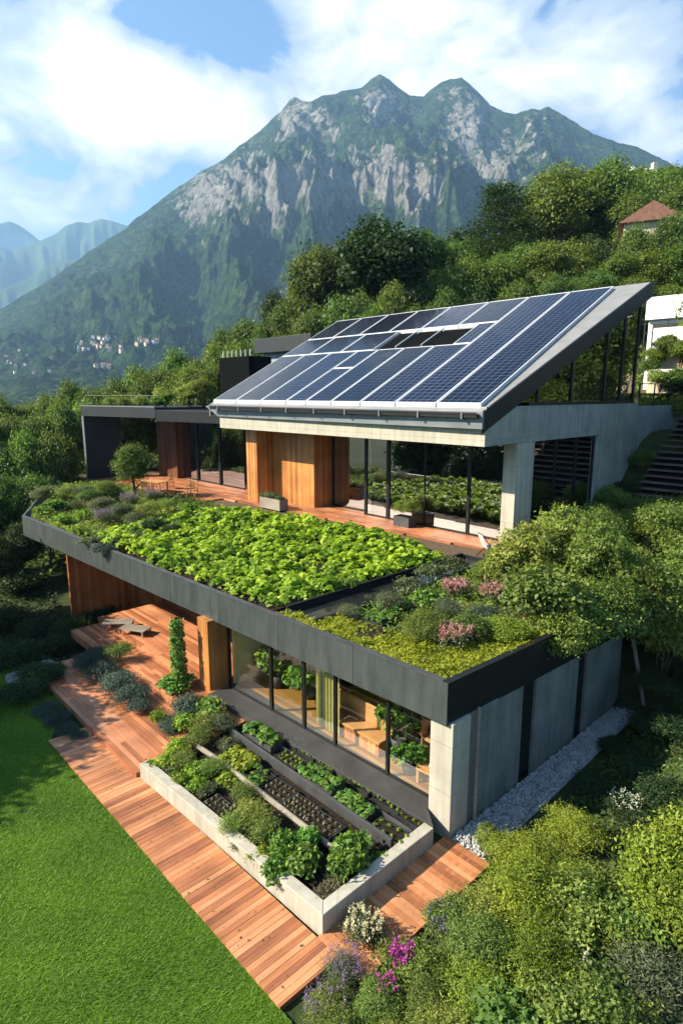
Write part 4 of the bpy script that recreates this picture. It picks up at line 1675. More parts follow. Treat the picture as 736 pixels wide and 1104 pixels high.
def plant(key, loc, sc=1.0, label='', group=None, cat='shrub', rz=None, name=None):
    rz = random.uniform(0, 2 * PI) if rz is None else rz
    nm, parts = PROTO[key]
    t = thing(name or nm, label, cat, loc, rz, group, sc)
    for pn, me in parts:
        link(pn, me, t)
    return t


MLF = M
proto('round', 'shrub', [('foliage', foliage_mesh('foliage', M['lf_shrub'], 1.2, 2.0, 11, 380, 26, .25, .105, .55, .1, 1)), ('stem', stems_mesh('stem', 7, 1.3, .9, .03, 1))])
proto('airy', 'shrub', [('foliage', foliage_mesh('foliage', M['lf_shrub'], 1.2, 2.0, 13, 380, 30, .28, .095, .34, .1, 2, .1, .8, .5)), ('stem', stems_mesh('stem', 9, 1.5, 1.0, .025, 2))])
proto('airy_lime', 'shrub', [('foliage', foliage_mesh('foliage', M['lf_lime'], 1.2, 2.0, 13, 380, 30, .28, .085, .32, .1, 42, .1, .8, .5)), ('stem', stems_mesh('stem', 9, 1.5, 1.0, .025, 22))])
proto('spill', 'shrub', [('foliage', foliage_mesh('foliage', M['lf_shrub'], 1.25, 2.8, 14, 460, 26, .27, .10, .5, -1.2, 52, hole=.4, clip=False)), ('stem', stems_mesh('stem', 7, 1.0, .8, .03, 23))])
proto('bigleaf', 'shrub', [('foliage', foliage_mesh('foliage', M['lf_mid'], 1.2, 2.0, 10, 320, 18, .36, .16, .62, .1, 3)), ('stem', stems_mesh('stem', 7, 1.3, .9, .03, 3))])
proto('lime', 'shrub', [('foliage', foliage_mesh('foliage', M['lf_lime'], 1.2, 1.7, 12, 420, 24, .34, .10, .5, .05, 4)), ('stem', stems_mesh('stem', 7, 1.1, .9, .025, 4))])
proto('grey', 'shrub', [('foliage', foliage_mesh('foliage', M['lf_grey'], 1.0, 1.2, 12, 320, 22, .28, .10, .3, .05, 5, .1, .7)), ('stem', stems_mesh('stem', 7, .8, .7, .02, 5))])
proto('blue', 'shrub', [('foliage', foliage_mesh('foliage', M['lf_blue'], 1.0, .8, 14, 320, 22, .26, .10, .3, .0, 6, .1, .5)), ('stem', stems_mesh('stem', 6, .5, .7, .02, 6))])
proto('dark', 'shrub', [('foliage', foliage_mesh('foliage', M['lf_dark'], 1.2, 1.6, 12, 340, 20, .34, .13, .5, .05, 7)), ('stem', stems_mesh('stem', 6, .9, .8, .03, 7))])
proto('veg', 'vegetable_plant', [('foliage', foliage_mesh('foliage', M['lf_veg'], .5, .62, 9, 110, 12, .17, .14, .6, .02, 8, .35)), ('stem', stems_mesh('stem', 6, .4, .3, .012, 8))])
proto('fresh', 'vegetable_plant', [('foliage', foliage_mesh('foliage', M['lf_fresh'], .5, .42, 9, 110, 12, .16, .10, .55, .02, 9, .3)), ('stem', stems_mesh('stem', 6, .3, .3, .012, 9))])
proto('feather', 'vegetable_plant', [('foliage', foliage_mesh('foliage', M['lf_shrub'], .5, .7, 9, 120, 18, .2, .09, .18, .02, 10, .1, .9)), ('stem', stems_mesh('stem', 7, .5, .35, .012, 10))])
proto('herb', 'herb_plant', [('foliage', foliage_mesh('foliage', M['lf_grey'], .5, .4, 10, 120, 12, .15, .08, .4, .02, 11)), ('stem', stems_mesh('stem', 6, .25, .3, .01, 11))])
proto('dryherb', 'herb_plant', [('foliage', foliage_mesh('foliage', M['lf_dry'], .5, .34, 10, 110, 12, .15, .07, .45, .02, 12)), ('stem', stems_mesh('stem', 6, .2, .3, .01, 12))])
proto('grass', 'grass_tuft', [('blade', blades_mesh('blade', M['lf_grey'], 420, 1.0, 1.0, .022, 3)), ('flower', blades_mesh('flower', M['lf_dry'], 60, .9, 1.35, .03, 4, .35))])
proto('limegrass', 'grass_tuft', [('blade', blades_mesh('blade', M['lf_fresh'], 520, 1.0, .9, .022, 5))])


def spikes_mesh(name, mat, n, R, H, seed, sz=.05, per=22, head=.3):
    g = np.random.default_rng(seed)
    a = g.uniform(0, 2 * PI, n)
    q = R * g.random(n) ** .5
    h = H * g.uniform(.75, 1.1, n)
    base = np.stack([q * np.cos(a), q * np.sin(a), h], 1)
    tt = g.random((n, per))
    p = base[:, None] + np.stack([tt * 0, tt * 0, (tt - 1) * head * H], -1) + g.normal(0, .02 + .02 * R, (n, per, 3))
    p = p.reshape(-1, 3)
    return leaves(name, p, sph(len(p)), sz * g.uniform(.6, 1.3, len(p)), mat, np.clip(g.normal(.5, .25, len(p)), 0, 1), .7)


proto('lavender', 'lavender', [('foliage', foliage_mesh('foliage', M['lf_grey'], .9, 1.0, 12, 240, 20, .3, .09, .22, .02, 13, .1, 1.0)), ('flower', spikes_mesh('flower', M['fl_purple'], 46, .75, 1.15, 3))])
proto('pinkmound', 'flowering_mound', [('foliage', foliage_mesh('foliage', M['lf_grey'], .6, .5, 10, 150, 14, .2, .08, .4, .02, 14)), ('flower', spikes_mesh('flower', M['fl_pink'], 120, .55, .52, 5, .06, 16, .3))])
proto('magenta', 'flowering_plant', [('foliage', foliage_mesh('foliage', M['lf_shrub'], .7, .9, 10, 190, 18, .25, .09, .4, .02, 15)), ('flower', spikes_mesh('flower', M['fl_magenta'], 24, .32, .98, 6, .07, 26, .16))])
proto('cream', 'flowering_plant', [('foliage', foliage_mesh('foliage', M['lf_grey'], .7, .8, 10, 170, 18, .25, .09, .4, .02, 16)), ('flower', spikes_mesh('flower', M['fl_cream'], 60, .6, .92, 7, .06, 20, .22))])
proto('white', 'flowering_plant', [('foliage', foliage_mesh('foliage', M['lf_shrub'], .7, .8, 10, 170, 18, .25, .1, .45, .02, 17)), ('flower', spikes_mesh('flower', M['fl_white'], 16, .42, .92, 8, .075, 24, .14))])
proto('white_small', 'flowering_plant', [('foliage', foliage_mesh('foliage', M['lf_dark'], .7, .7, 10, 150, 18, .25, .1, .45, .02, 18)), ('flower', spikes_mesh('flower', M['fl_white'], 70, .5, .74, 9, .04, 8, .2))])


def tree_proto(key, mat, R, H, ztr, nl, nclump, per, clump_r, leaf, seed, aspect=.55, hole=.42, name='tree'):
    cr = foliage_mesh('crown', mat, R, H, nl, nclump, per, clump_r, leaf, aspect, ztr, seed, hole=hole)
    tr = trunk_mesh('trunk', ztr + H * .8, .26, ztr, R, 7, seed)
    PROTO[key] = (name, [('trunk', tr), ('crown', cr)])


# every prototype is about 10 m tall
tree_proto('t_a', M['lf_mid'], 3.9, 8.6, 1.4, 15, 660, 34, .95, .29, 21)
tree_proto('t_b', M['lf_mid'], 3.5, 8.8, 1.2, 18, 680, 34, .95, .28, 22)
tree_proto('t_c', M['lf_treelime'], 3.6, 8.4, 1.5, 14, 640, 34, .95, .26, 23)
tree_proto('t_d', M['lf_dark'], 3.7, 8.6, 1.4, 16, 620, 30, 1.0, .34, 24)
tree_proto('t_e', M['lf_mid'], 2.6, 9.0, 1.0, 16, 560, 30, .85, .30, 25)
tree_proto('t_f', M['lf_treelime'], 3.0, 8.8, 1.1, 15, 580, 34, .9, .26, 26)


def cedar_proto():
    P, Nn, Vv = [], [], []
    for k in range(9):
        z = 1.6 + k * .95
        R = 3.7 * (1 - (k / 9.5) ** 1.6) + .5
        n = int(26 + 70 * R / 4)
        a = RNG.uniform(0, 2 * PI, n)
        q = R * RNG.random(n) ** .55
        c = np.stack([q * np.cos(a), q * np.sin(a), z + RNG.normal(0, .18, n) - q * .06], 1)
        off = RNG.normal(size=(n, 30, 3)) * np.array([.5, .5, .14])
        P.append((c[:, None] + off).reshape(-1, 3))
        Nn.append((np.array([0, 0, 1.0]) + RNG.normal(size=(n * 30, 3)) * .45))
        Vv.append(np.clip(np.repeat(RNG.normal(.5, .2, n), 30) + RNG.normal(0, .15, n * 30), 0, 1))
    P, Nn, Vv = np.concatenate(P), np.concatenate(Nn), np.concatenate(Vv)
    cr = leaves('crown', P, Nn, .27 * RNG.uniform(.7, 1.3, len(P)), M['lf_dark'], Vv, .35, .1)
    PROTO['t_cedar'] = ('conifer_tree', [('trunk', trunk_mesh('trunk', 10, .3, 1.5, 3, 8, 5)), ('crown', cr)])


cedar_proto()

# ================================================================== trees of the wood
HG = 'trees of the wooded slope'
LOOK = {'t_a': 'broad mid green tree', 't_b': 'bushy mid green tree', 't_c': 'light yellow green tree', 't_d': 'dark green broad tree', 't_e': 'narrow mid green tree', 't_f': 'tall light green tree', 't_cedar': 'dark layered conifer'}


def tree_at(key, px, py, d, w=None, label=None, zmin=4.5):
    x, y = camxy(px, d)
    p = PD(px, py, d)
    z = gz(p[0], p[1])
    h = max(p[2] - z, zmin)
    s = h / 10.0
    R0 = 3.8 if key not in ('t_e', 't_f') else 2.9
    wx = s if w is None else (w * 1.0 / 2 / 656 * d) / R0
    wx = max(wx, s * .55)
    zz = p[2] - h
    return plant(key, (p[0], p[1], zz), (wx, wx * random.uniform(.9, 1.1), s), label or LOOK[key] + ' growing among the others of the wooded slope', HG, 'tree')


# single trees one can point at
tree_at('t_d', 417, 221, 62, 104, 'large dark rounded tree standing straight behind the solar roof ridge')
tree_at('t_a', 346, 252, 66, 74, 'tall rounded tree at the left end of the skyline wood above the roof')
tree_at('t_cedar', 545, 195, 72, 92, 'dark conifer with layered boughs on the skyline behind the house')
tree_at('t_c', 612, 163, 80, 92, 'large light green tree on the skyline right of the dark conifer')
tree_at('t_b', 660, 168, 82, 84, 'big bushy tree on the skyline beside the red roofed house')
tree_at('t_f', 706, 262, 60, 62, 'bright yellow green tree just below the red roofed house')
tree_at('t_c', 742, 252, 58, 70, 'bright yellow green tree at the right edge above the white terrace wall')
wood_list = [
    ('t_b', 240, 352, 74, 46), ('t_a', 268, 335, 74, 50), ('t_d', 296, 304, 72, 54), ('t_e', 318, 290, 70, 40), ('t_a', 372, 268, 74, 50), ('t_d', 392, 258, 78, 54), ('t_b', 458, 246, 74, 56), ('t_d', 484, 240, 80, 60), ('t_a', 508, 248, 76, 56),
    ('t_a', 578, 212, 86, 64), ('t_d', 638, 178, 88, 60), ('t_a', 692, 186, 92, 66), ('t_b', 722, 178, 96, 60), ('t_d', 752, 170, 90, 70), ('t_a', 590, 190, 92, 50), ('t_b', 684, 205, 76, 56), ('t_d', 735, 205, 78, 56), ('t_a', 760, 215, 70, 60),
    ('t_b', 232, 368, 62, 44), ('t_a', 258, 356, 62, 46), ('t_e', 285, 338, 70, 40), ('t_b', 312, 322, 66, 50), ('t_c', 338, 318, 58, 44), ('t_a', 362, 308, 58, 50), ('t_c', 390, 300, 58, 44), ('t_b', 425, 302, 57, 52), ('t_d', 455, 288, 60, 56), ('t_c', 478, 282, 60, 50), ('t_b', 505, 272, 60, 56), ('t_c', 535, 268, 60, 60), ('t_a', 562, 258, 62, 56), ('t_b', 590, 258, 60, 56), ('t_c', 618, 250, 64, 60), ('t_d', 645, 245, 66, 56), ('t_b', 668, 270, 60, 50), ('t_a', 640, 285, 56, 50), ('t_c', 560, 292, 55, 50), ('t_a', 600, 288, 55, 50), ('t_d', 520, 300, 55, 46), ('t_b', 480, 308, 54, 46), ('t_f', 688, 292, 55, 44), ('t_c', 722, 300, 54, 46), ('t_c', 445, 318, 54, 40), ('t_f', 405, 318, 54, 36),
    ('t_f', 330, 342, 66, 34), ('t_c', 250, 360, 60, 36), ('t_f', 250, 372, 58, 26), ('t_c', 360, 335, 62, 34),
    ('t_c', 690, 230, 62, 36), ('t_b', 722, 230, 60, 44), ('t_a', 738, 216, 62, 44), ('t_a', 708, 176, 100, 60), ('t_b', 688, 178, 108, 40), ('t_c', 724, 172, 104, 50), ('t_b', 745, 190, 72, 60),
    # left flank
    ('t_a', 212, 378, 62, 50), ('t_b', 188, 374, 64, 46), ('t_c', 168, 384, 62, 46), ('t_b', 146, 392, 62, 44), ('t_a', 122, 398, 62, 46), ('t_c', 98, 406, 60, 44), ('t_b', 74, 408, 62, 46), ('t_a', 48, 416, 62, 46), ('t_c', 22, 424, 62, 44), ('t_b', -4, 424, 60, 46), ('t_a', -30, 420, 60, 50),
    ('t_c', 228, 378, 54, 46), ('t_b', 205, 392, 54, 46), ('t_c', 178, 396, 55, 44), ('t_b', 150, 404, 54, 46), ('t_c', 122, 412, 53, 46), ('t_a', 96, 420, 57, 48), ('t_b', 62, 428, 53, 44), ('t_c', 36, 436, 52, 46), ('t_a', 8, 436, 52, 50), ('t_b', -22, 440, 50, 50),
    ('t_b', 84, 446, 57, 56), ('t_a', 54, 456, 46, 56), ('t_b', 22, 462, 45, 56), ('t_d', -8, 468, 44, 56), ('t_c', 118, 446, 62, 50),
    ('t_d', 50, 505, 41, 40), ('t_a', 36, 502, 40, 56), ('t_b', 4, 510, 39, 56), ('t_d', -22, 520, 38, 50), ('t_d', 20, 556, 36, 46), ('t_d', -6, 570, 34, 50), ('t_b', 48, 530, 38.5, 36)]
for a in wood_list:
    tree_at(*a)
# the big trees beyond the left edge that throw their shade over the lawn corner and the side of the terrace
for i, (x, y, h) in enumerate([(-17.2, -12.2, 8.5), (-20.5, -9.6, 8.5), (-23.0, -7.2, 8), (-17.5, -16, 10), (-24.5, -12, 10.5), (-28, -9, 11)]):
    plant('t_d', (x, y, gz(x, y)), (h / 10 * .95, h / 10 * .95, h / 10), 'dark tree shading the lawn corner from beyond the left edge', 'trees beyond the left edge of the lawn', 'tree')

# ================================================================== shrubs
def sh(key, px, py, z, r, label, group=None, cat='shrub', hs=1.0, base=None, name=None):
    """a shrub whose base centre is seen at (px, py) on the level z; r = radius"""
    p = PZ(px, py, z)
    R0 = {'airy_lime': 1.2, 'round': 1.2, 'airy': 1.2, 'bigleaf': 1.2, 'lime': 1.2, 'grey': 1.0, 'blue': 1.0, 'dark': 1.2, 'veg': .5, 'fresh': .5, 'feather': .5, 'herb': .5, 'dryherb': .5, 'grass': 1.0, 'limegrass': 1.0,
          'lavender': .9, 'pinkmound': .6, 'magenta': .7, 'cream': .7, 'white': .7, 'white_small': .7}[key]
    s = r / R0
    return plant(key, (p[0], p[1], z if base is None else base), (s * random.uniform(.92, 1.08), s * random.uniform(.92, 1.08), s * hs), label, group, cat, name=name)


def shg(key, px, py, r, label, group=None, cat='shrub', hs=1.0, z=.6, it=6):
    """same, standing on the ground sheet"""
    for _ in range(it):
        p = PZ(px, py, z)
        z = gz(p[0], p[1])
    return sh(key, px, py, z - .04, r, label, group, cat, hs)


FG = 'shrubs of the wild border in the foreground'
FGL = 'leafy green shrub in the dense wild border below the side wall'
fg = [('airy_lime', 563, 959, 0.77, 0.95), ('airy_lime', 608, 979, 0.71, 0.83), ('round', 646, 983, 0.71, 0.87), ('airy', 528, 1004, 0.77, 0.78), ('airy_lime', 566, 1007, 0.87, 1.16), ('round', 486, 1012, 0.63, 0.78), ('round', 626, 1032, 0.95, 0.87), ('airy', 521, 1057, 0.79, 0.96), ('airy_lime', 581, 1082, 0.79, 1.06), ('round', 461, 1062, 0.60, 0.78), ('bigleaf', 646, 1097, 0.71, 0.78), ('airy_lime', 526, 1117, 0.79, 0.87), ('round', 606, 1147, 0.86, 1.06), ('airy', 461, 1117, 0.63, 0.77), ('airy', 406, 1107, 0.55, 0.77), ('bigleaf', 551, 1172, 0.95, 0.78), ('airy', 486, 1172, 0.71, 1.02), ('airy', 421, 1167, 0.63, 0.84), ('airy', 361, 1142, 0.60, 0.70), ('airy', 351, 1097, 0.43, 0.70), ('bigleaf', 676, 1032, 0.71, 0.95), ('round', 666, 1157, 0.86, 0.87)]
for k, x, y, r, hs in fg:
    shg(k, x, y, r, {'airy_lime': 'yellow green small leaved shrub in the wild border below the side wall', 'airy': 'feathery small leaved shrub in the wild border below the side wall', 'round': 'rounded green shrub in the wild border below the side wall', 'bigleaf': 'broad leaved green shrub in the wild border below the side wall', 'grey': 'grey green bush in the wild border beside the lawn'}[k], FG, 'shrub', hs)
for k, x, y, r, hs in [('lime', 715, 985, 1.0, 1.0), ('lime', 755, 960, 1.0, 1.0), ('lime', 745, 1025, 1.0, .9), ('lime', 690, 1040, .7, .9)]:
    shg(k, x, y, r, 'bright lime green bush at the right edge of the wild border', 'lime green bushes at the right edge', 'shrub', hs)
shg('grey', 705, 1085, .8, 'grey green feathery bush in the bottom right corner', None, 'shrub', 1.0)
shg('grass', 735, 1110, .9, 'pale grass tuft with dry seed heads in the bottom right corner', None, 'grass tuft')
shg('grass', 690, 1140, .8, 'grey grass tuft at the bottom edge beside the feathery bush', None, 'grass tuft')
shg('cream', 392, 1014, .42, 'cream flowering plant at the planter corner beside the deck', None, 'flowering plant', 1.0)
shg('lavender', 372, 1056, .42, 'purple lavender leaning over the end of the deck path', None, 'lavender')
shg('lavender', 350, 1100, .42, 'purple lavender at the bottom edge beside the lawn', None, 'lavender')
shg('magenta', 432, 1062, .5, 'plant with one vivid magenta flower cluster among grey bushes', None, 'flowering plant', 1.1)
shg('magenta', 415, 1092, .45, 'magenta flowering plant nearest to the bottom edge', None, 'flowering plant', 1.0)
shg('lavender', 478, 1012, .4, 'dusky purple flower spikes beside the narrow deck walk', None, 'lavender', 1.3)
shg('white', 630, 1086, .42, 'plant with large white flower heads near the bottom edge', None, 'flowering plant', 1.5)
shg('round', 530, 918, .4, 'small rounded shrub at the foot of the concrete corner pillar', None, 'shrub', .8)
shg('airy_lime', 612, 925, .75, 'rounded bright lime bush in front of the shaded bank', None, 'shrub', .9)
shg('white_small', 672, 880, .5, 'small plant with white seed heads on the shaded bank', None, 'flowering plant')

# shaded bank behind
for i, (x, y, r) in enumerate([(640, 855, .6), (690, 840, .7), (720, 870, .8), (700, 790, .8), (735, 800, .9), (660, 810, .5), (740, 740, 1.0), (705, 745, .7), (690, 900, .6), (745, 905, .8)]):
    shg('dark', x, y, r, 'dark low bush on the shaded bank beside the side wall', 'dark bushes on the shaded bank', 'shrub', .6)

# the big shrub belt over the right end of the terrace
TB = 'shrubs along the right edge of the terrace'
belt = [('round', 560, 655, 1.25, 1.15), ('round', 600, 640, 1.35, 1.2), ('bigleaf', 585, 690, 1.1, 1.0), ('round', 640, 660, 1.3, 1.15), ('airy', 640, 610, 1.3, 1.1), ('airy', 680, 640, 1.3, 1.1), ('round', 685, 690, 1.2, 1.1), ('airy', 600, 600, 1.1, 1.0), ('airy', 560, 610, .9, .9), ('round', 720, 660, 1.3, 1.15), ('airy', 720, 610, 1.4, 1.1), ('airy', 690, 585, 1.3, 1.0), ('lime', 735, 580, 1.3, 1.0), ('airy', 650, 578, 1.1, .9), ('bigleaf', 735, 705, 1.2, 1.0), ('round', 640, 705, 1.0, .9), ('airy', 620, 575, .8, .8), ('airy', 585, 578, .7, .8), ('lime', 705, 560, 1.1, .8)]
belt += [('airy_lime', 610, 615, 1.1, 1.0), ('airy_lime', 665, 600, 1.2, 1.0), ('airy', 548, 640, .9, 1.0), ('airy_lime', 575, 595, .8, .9)]
for k, x, y, r, hs in belt:
    q = PZ(x, y, 3.35)
    inside = q[0] < .35 + .05 * q[1] and q[1] < 9.4
    if not inside and q[1] < 8.2:
        continue
    g0 = 3.6 if inside else min(3.5, gz(q[0], q[1]))
    hh = hs * (1 if inside else min(1.3, 1 + (3.35 - g0) / (2.0 * r / 1.2)))
    sh(k, x, y, 3.35, r * 1.08, {'airy': 'airy small leaved shrub in the belt at the right end of the terrace', 'round': 'dense rounded shrub in the belt over the side parapet', 'bigleaf': 'broad leaved shrub in the belt over the side parapet', 'lime': 'yellow green shrub in the belt near the garden stairs', 'airy_lime': 'light green loose shrub in the belt at the right end of the terrace'}[k], TB, 'shrub', hh, base=g0 - .05)

for i, (x, y, s) in enumerate([(.02, 5.0, .85), (.12, 6.2, 1.0), (.2, 7.3, 1.05), (.3, 8.4, 1.1), (.6, 9.6, 1.2), (1.6, 10.8, 1.3), (-.5, 6.8, .9)]):
    plant('spill', (x, y, 3.66), s, 'loose shrub spilling over the side parapet of the terrace', 'shrubs spilling over the side parapet')

# --- roof terrace: right bed
sh('airy', 455, 692, 3.72, .75, 'olive green feathery bush in the sedum at the parapet corner', None, 'shrub', .7)
sh('grey', 420, 660, 3.72, .55, 'small grey bush between the black trays on the terrace', None, 'shrub')
sh('pinkmound', 487, 697, 3.72, .52, 'pink and white flowering mound nearest to the parapet corner', None, 'flowering plant', 1.3)
sh('pinkmound', 490, 642, 3.72, .5, 'pale pink flowering mound beside the dark basin', None, 'flowering plant', 1.2)
sh('pinkmound', 532, 648, 3.72, .55, 'dusky pink flowering mound at the foot of the big shrubs', None, 'flowering plant', 1.2)
sh('round', 508, 690, 3.72, .6, 'rounded green bush between two pink flowering mounds', None, 'shrub', .8)
sh('airy', 520, 625, 3.72, .6, 'feathery bush beside the upper deck edge right of the basin', None, 'shrub', .7)
sh('herb', 465, 625, 3.72, .6, 'grey green herb cushion on the far rim of the basin', None, 'herb', 1.3)
sh('herb', 490, 618, 3.72, .6, 'grey green herb cushion below the folding chair', None, 'herb', 1.2)
sh('herb', 442, 640, 3.72, .55, 'grey green herb cushion halfway along the basin', None, 'herb', 1.2)
sh('veg', 460, 655, 3.72, .5, 'leafy green plant behind the black tray on the terrace', None, 'plant', .9)
sh('grey', 480, 665, 3.72, .55, 'grey bush in the middle of the right terrace bed', None, 'shrub', .8)
sh('blue', 520, 668, 3.72, .5, 'dark blue green cushion in the right terrace bed', None, 'shrub')
sh('lime', 545, 690, 3.72, .65, 'lime green bush on the side parapet next to the sedum', None, 'shrub', .6)
sh('grey', 375, 668, 3.72, .4, 'small grey tuft in the sedum at the end of the basin', None, 'shrub')
sh('veg', 378, 636, 3.76, .28, 'small single green plant standing in the dark basin', None, 'plant', 1.2)

# --- roof terrace: left beds
LB = 'mixed plants of the left terrace beds'
left = [('fresh', 48, 556, .65), ('fresh', 70, 565, .6), ('fresh', 90, 560, .6), ('fresh', 62, 549, .6), ('fresh', 88, 577, .55), ('veg', 60, 552, .6), ('grey', 110, 552, .8), ('herb', 100, 588, .6), ('blue', 112, 597, .6), ('blue', 130, 590, .6), ('grey', 130, 560, .8), ('grey', 148, 568, .7), ('feather', 160, 558, .8), ('dark', 165, 575, .7), ('blue', 190, 572, .7), ('blue', 215, 566, .7), ('veg', 205, 555, .6), ('feather', 180, 552, .7), ('blue', 235, 558, .6), ('grey', 120, 540, .9), ('herb', 150, 582, .6), ('dark', 185, 580, .6), ('lavender', 140, 545, .7), ('lavender', 165, 540, .7), ('grey', 95, 540, .9), ('feather', 72, 540, .9), ('grey', 50, 540, .9), ('herb', 222, 552, .5), ('lavender', 112, 565, .7), ('grass', 90, 548, .8)]
NICE = {'fresh': 'bright green leafy plant in the left terrace bed', 'veg': 'dark green leafy plant in the left terrace bed', 'grey': 'grey green bush in the left terrace bed', 'herb': 'low herb cushion in the left terrace bed', 'blue': 'dark blue green cushion in the left terrace bed', 'feather': 'feathery tall herb in the left terrace bed', 'dark': 'dark bush in the left terrace bed', 'lavender': 'lavender with purple spikes in the left terrace bed', 'grass': 'grass tuft with seed heads in the left terrace bed'}
for k, x, y, r in left:
    sh(k, x, y, 3.7, r, NICE[k], LB, 'plant', .9)
# young trees at the pavilion
p = PZ(140, 545, 3.6)
plant('t_f', PZ(146, 538, 3.6), (.42, .42, .38), 'light green young tree inside the open frame of the pavilion', None, 'tree')
plant('t_c', PZ(118, 545, 3.5), (.24, .24, .17), 'small bushy tree at the foot of the pavilion side wall', None, 'tree')
plant('t_b', PZ(98, 552, 3.3), (.22, .22, .14), 'small dark bushy tree outside the pavilion side wall', None, 'tree')

# --- lower terrace
sh('blue', 205, 772, .21, .75, 'dark blue green cushion bush on the deck at the planter end', None, 'shrub', 1.1)
sh('blue', 183, 786, .21, .5, 'small dark cushion plant on the deck in front of the planter', None, 'shrub', .7)
sh('fresh', 172, 778, .21, .35, 'small light green tuft on the deck beside the dark cushions', None, 'plant')
for i, (x, y, r) in enumerate([(95, 718, .8), (112, 728, .8), (128, 742, .85), (142, 754, .75), (150, 764, .5), (104, 708, .6)]):
    sh('blue', x, y, .3, r, 'dark blue green mat plant in the strip sunk into the deck', 'mat plants in the deck strip', 'shrub', .7)
sh('feather', 128, 712, .36, .55, 'feathery green plant in the middle of the shaded deck', None, 'plant')
sh('veg', 190, 742, .36, .6, 'low green cushion at the foot of the climbing plant', None, 'plant', .6)
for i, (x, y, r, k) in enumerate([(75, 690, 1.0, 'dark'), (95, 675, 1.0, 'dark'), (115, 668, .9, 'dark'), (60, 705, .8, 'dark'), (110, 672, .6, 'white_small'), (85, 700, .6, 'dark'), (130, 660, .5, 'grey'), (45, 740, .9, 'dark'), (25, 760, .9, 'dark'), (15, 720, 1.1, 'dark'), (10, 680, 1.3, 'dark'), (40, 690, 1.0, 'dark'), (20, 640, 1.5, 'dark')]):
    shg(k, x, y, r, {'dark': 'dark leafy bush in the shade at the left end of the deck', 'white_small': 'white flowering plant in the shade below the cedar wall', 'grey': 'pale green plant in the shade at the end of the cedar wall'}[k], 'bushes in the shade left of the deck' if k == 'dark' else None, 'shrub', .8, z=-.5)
for i, (x, y, r) in enumerate([(62, 780, .55), (74, 792, .5), (85, 798, .35), (50, 772, .6)]):
    shg('blue', x, y, r, 'dark cushion plant on the lawn corner beside the deck', 'dark cushions on the lawn corner', 'shrub', .8, z=0)
# climbing plant on its post
p = PZ(194, 742, .36)
t = thing('climbing_plant', 'climbing plant covering a slim post under the roof edge', 'climbing plant', (p[0], p[1], .36))
MB().tube([(0, 0, -.1), (0, 0, 2.55)], .05, 8).build('post', M['black'], t)
n = 1100
zz = RNG.random(n) * 2.5
aa = RNG.uniform(0, 2 * PI, n)
rr = .14 + RNG.random(n) * .16 * (1.2 - .25 * zz)
P_ = np.stack([rr * np.cos(aa), rr * np.sin(aa), zz], 1)
link('foliage', leaves('foliage', P_, np.stack([np.cos(aa), np.sin(aa), .5 + 0 * aa], 1) + RNG.normal(size=(n, 3)) * .4, .15 * RNG.uniform(.7, 1.3, n), M['lf_veg'], np.clip(RNG.normal(.5, .25, n), 0, 1), .6), t)

# --- the vegetable beds in the front planter
VB = [('fresh', 178, 828, .42, 'lime green salad plant at the open left end of the planter'), ('fresh', 192, 812, .45, 'lime green salad plant behind the first one at the planter end'), ('feather', 200, 828, .4, 'feathery green herb in the left corner of the front bed'), ('fresh', 212, 838, .42, 'light green leafy plant in the front bed before the dark tray'),
      ('feather', 214, 805, .45, 'feathery carrot tops at the left end of the timber rail'), ('herb', 230, 828, .38, 'reddish green herb beside the timber rail'), ('fresh', 196, 846, .35, 'low light green plant right behind the cream wall, left part'), ('herb', 186, 838, .32, 'grey herb tuft behind the left end of the cream wall'),
      ('feather', 272, 888, .48, 'tall feathery dark green plant right of the dark tray'), ('feather', 254, 900, .42, 'feathery grey green plant close behind the cream wall'), ('feather', 286, 905, .4, 'feathery plant under the middle of the timber rail'),
      ('veg', 305, 925, .42, 'broad leaved cabbage plant in the middle of the front bed'), ('veg', 328, 942, .44, 'broad leaved cabbage plant just right of the middle one'), ('veg', 300, 946, .34, 'smaller cabbage plant tight behind the cream wall'), ('veg', 330, 918, .38, 'cabbage plant under the right part of the timber rail'),
      ('veg', 376, 945, .46, 'large round leafy bush at the right end of the front bed'), ('veg', 378, 928, .45, 'leafy bush behind the large round one'), ('dryherb', 344, 970, .32, 'small dry herb in the corner of the cream walls'), ('fresh', 412, 932, .26, 'small light green plant at the end wall of the planter'),
      ('feather', 222, 790, .5, 'feathery green plant below the left end of the window ledge'), ('grey', 240, 790, .5, 'grey bush below the left end of the window ledge'), ('fresh', 200, 785, .45, 'light green plant beside the dark cushion bush'), ('veg', 228, 775, .5, 'dark leafy plant at the left end of the window ledge'), ('fresh', 214, 770, .4, 'light green plant at the foot of the cedar pillar'), ('herb', 244, 808, .38, 'grey herb at the left end of the dark board')]
VB += [('herb', 222, 856, .34, 'grey green herb just left of the dark tray in the front bed'), ('fresh', 212, 852, .34, 'light green plant between the grey herb and the cream wall'), ('fresh', 244, 846, .32, 'light green plant behind the dark tray under the timber rail'), ('feather', 262, 866, .4, 'feathery plant right behind the dark tray under the timber rail'), ('herb', 258, 912, .3, 'grey herb tuft tight against the cream wall, middle part'), ('dryherb', 356, 958, .3, 'second dry herb near the corner of the cream walls'), ('fresh', 282, 926, .32, 'light green plant at the cream wall left of the cabbages'), ('herb', 398, 938, .28, 'grey herb at the end wall beside the round bush'), ('feather', 232, 838, .4, 'feathery tops under the left part of the timber rail'), ('fresh', 186, 822, .4, 'lime green salad plant between two others at the planter end')]
for k, x, y, r, lab in VB:
    sh(k, x, y, .27, r, lab, None, 'vegetable plant' if k in ('veg', 'fresh', 'feather') else 'herb', 1.0)

# trays with seedlings
sg = np.random.default_rng(5)


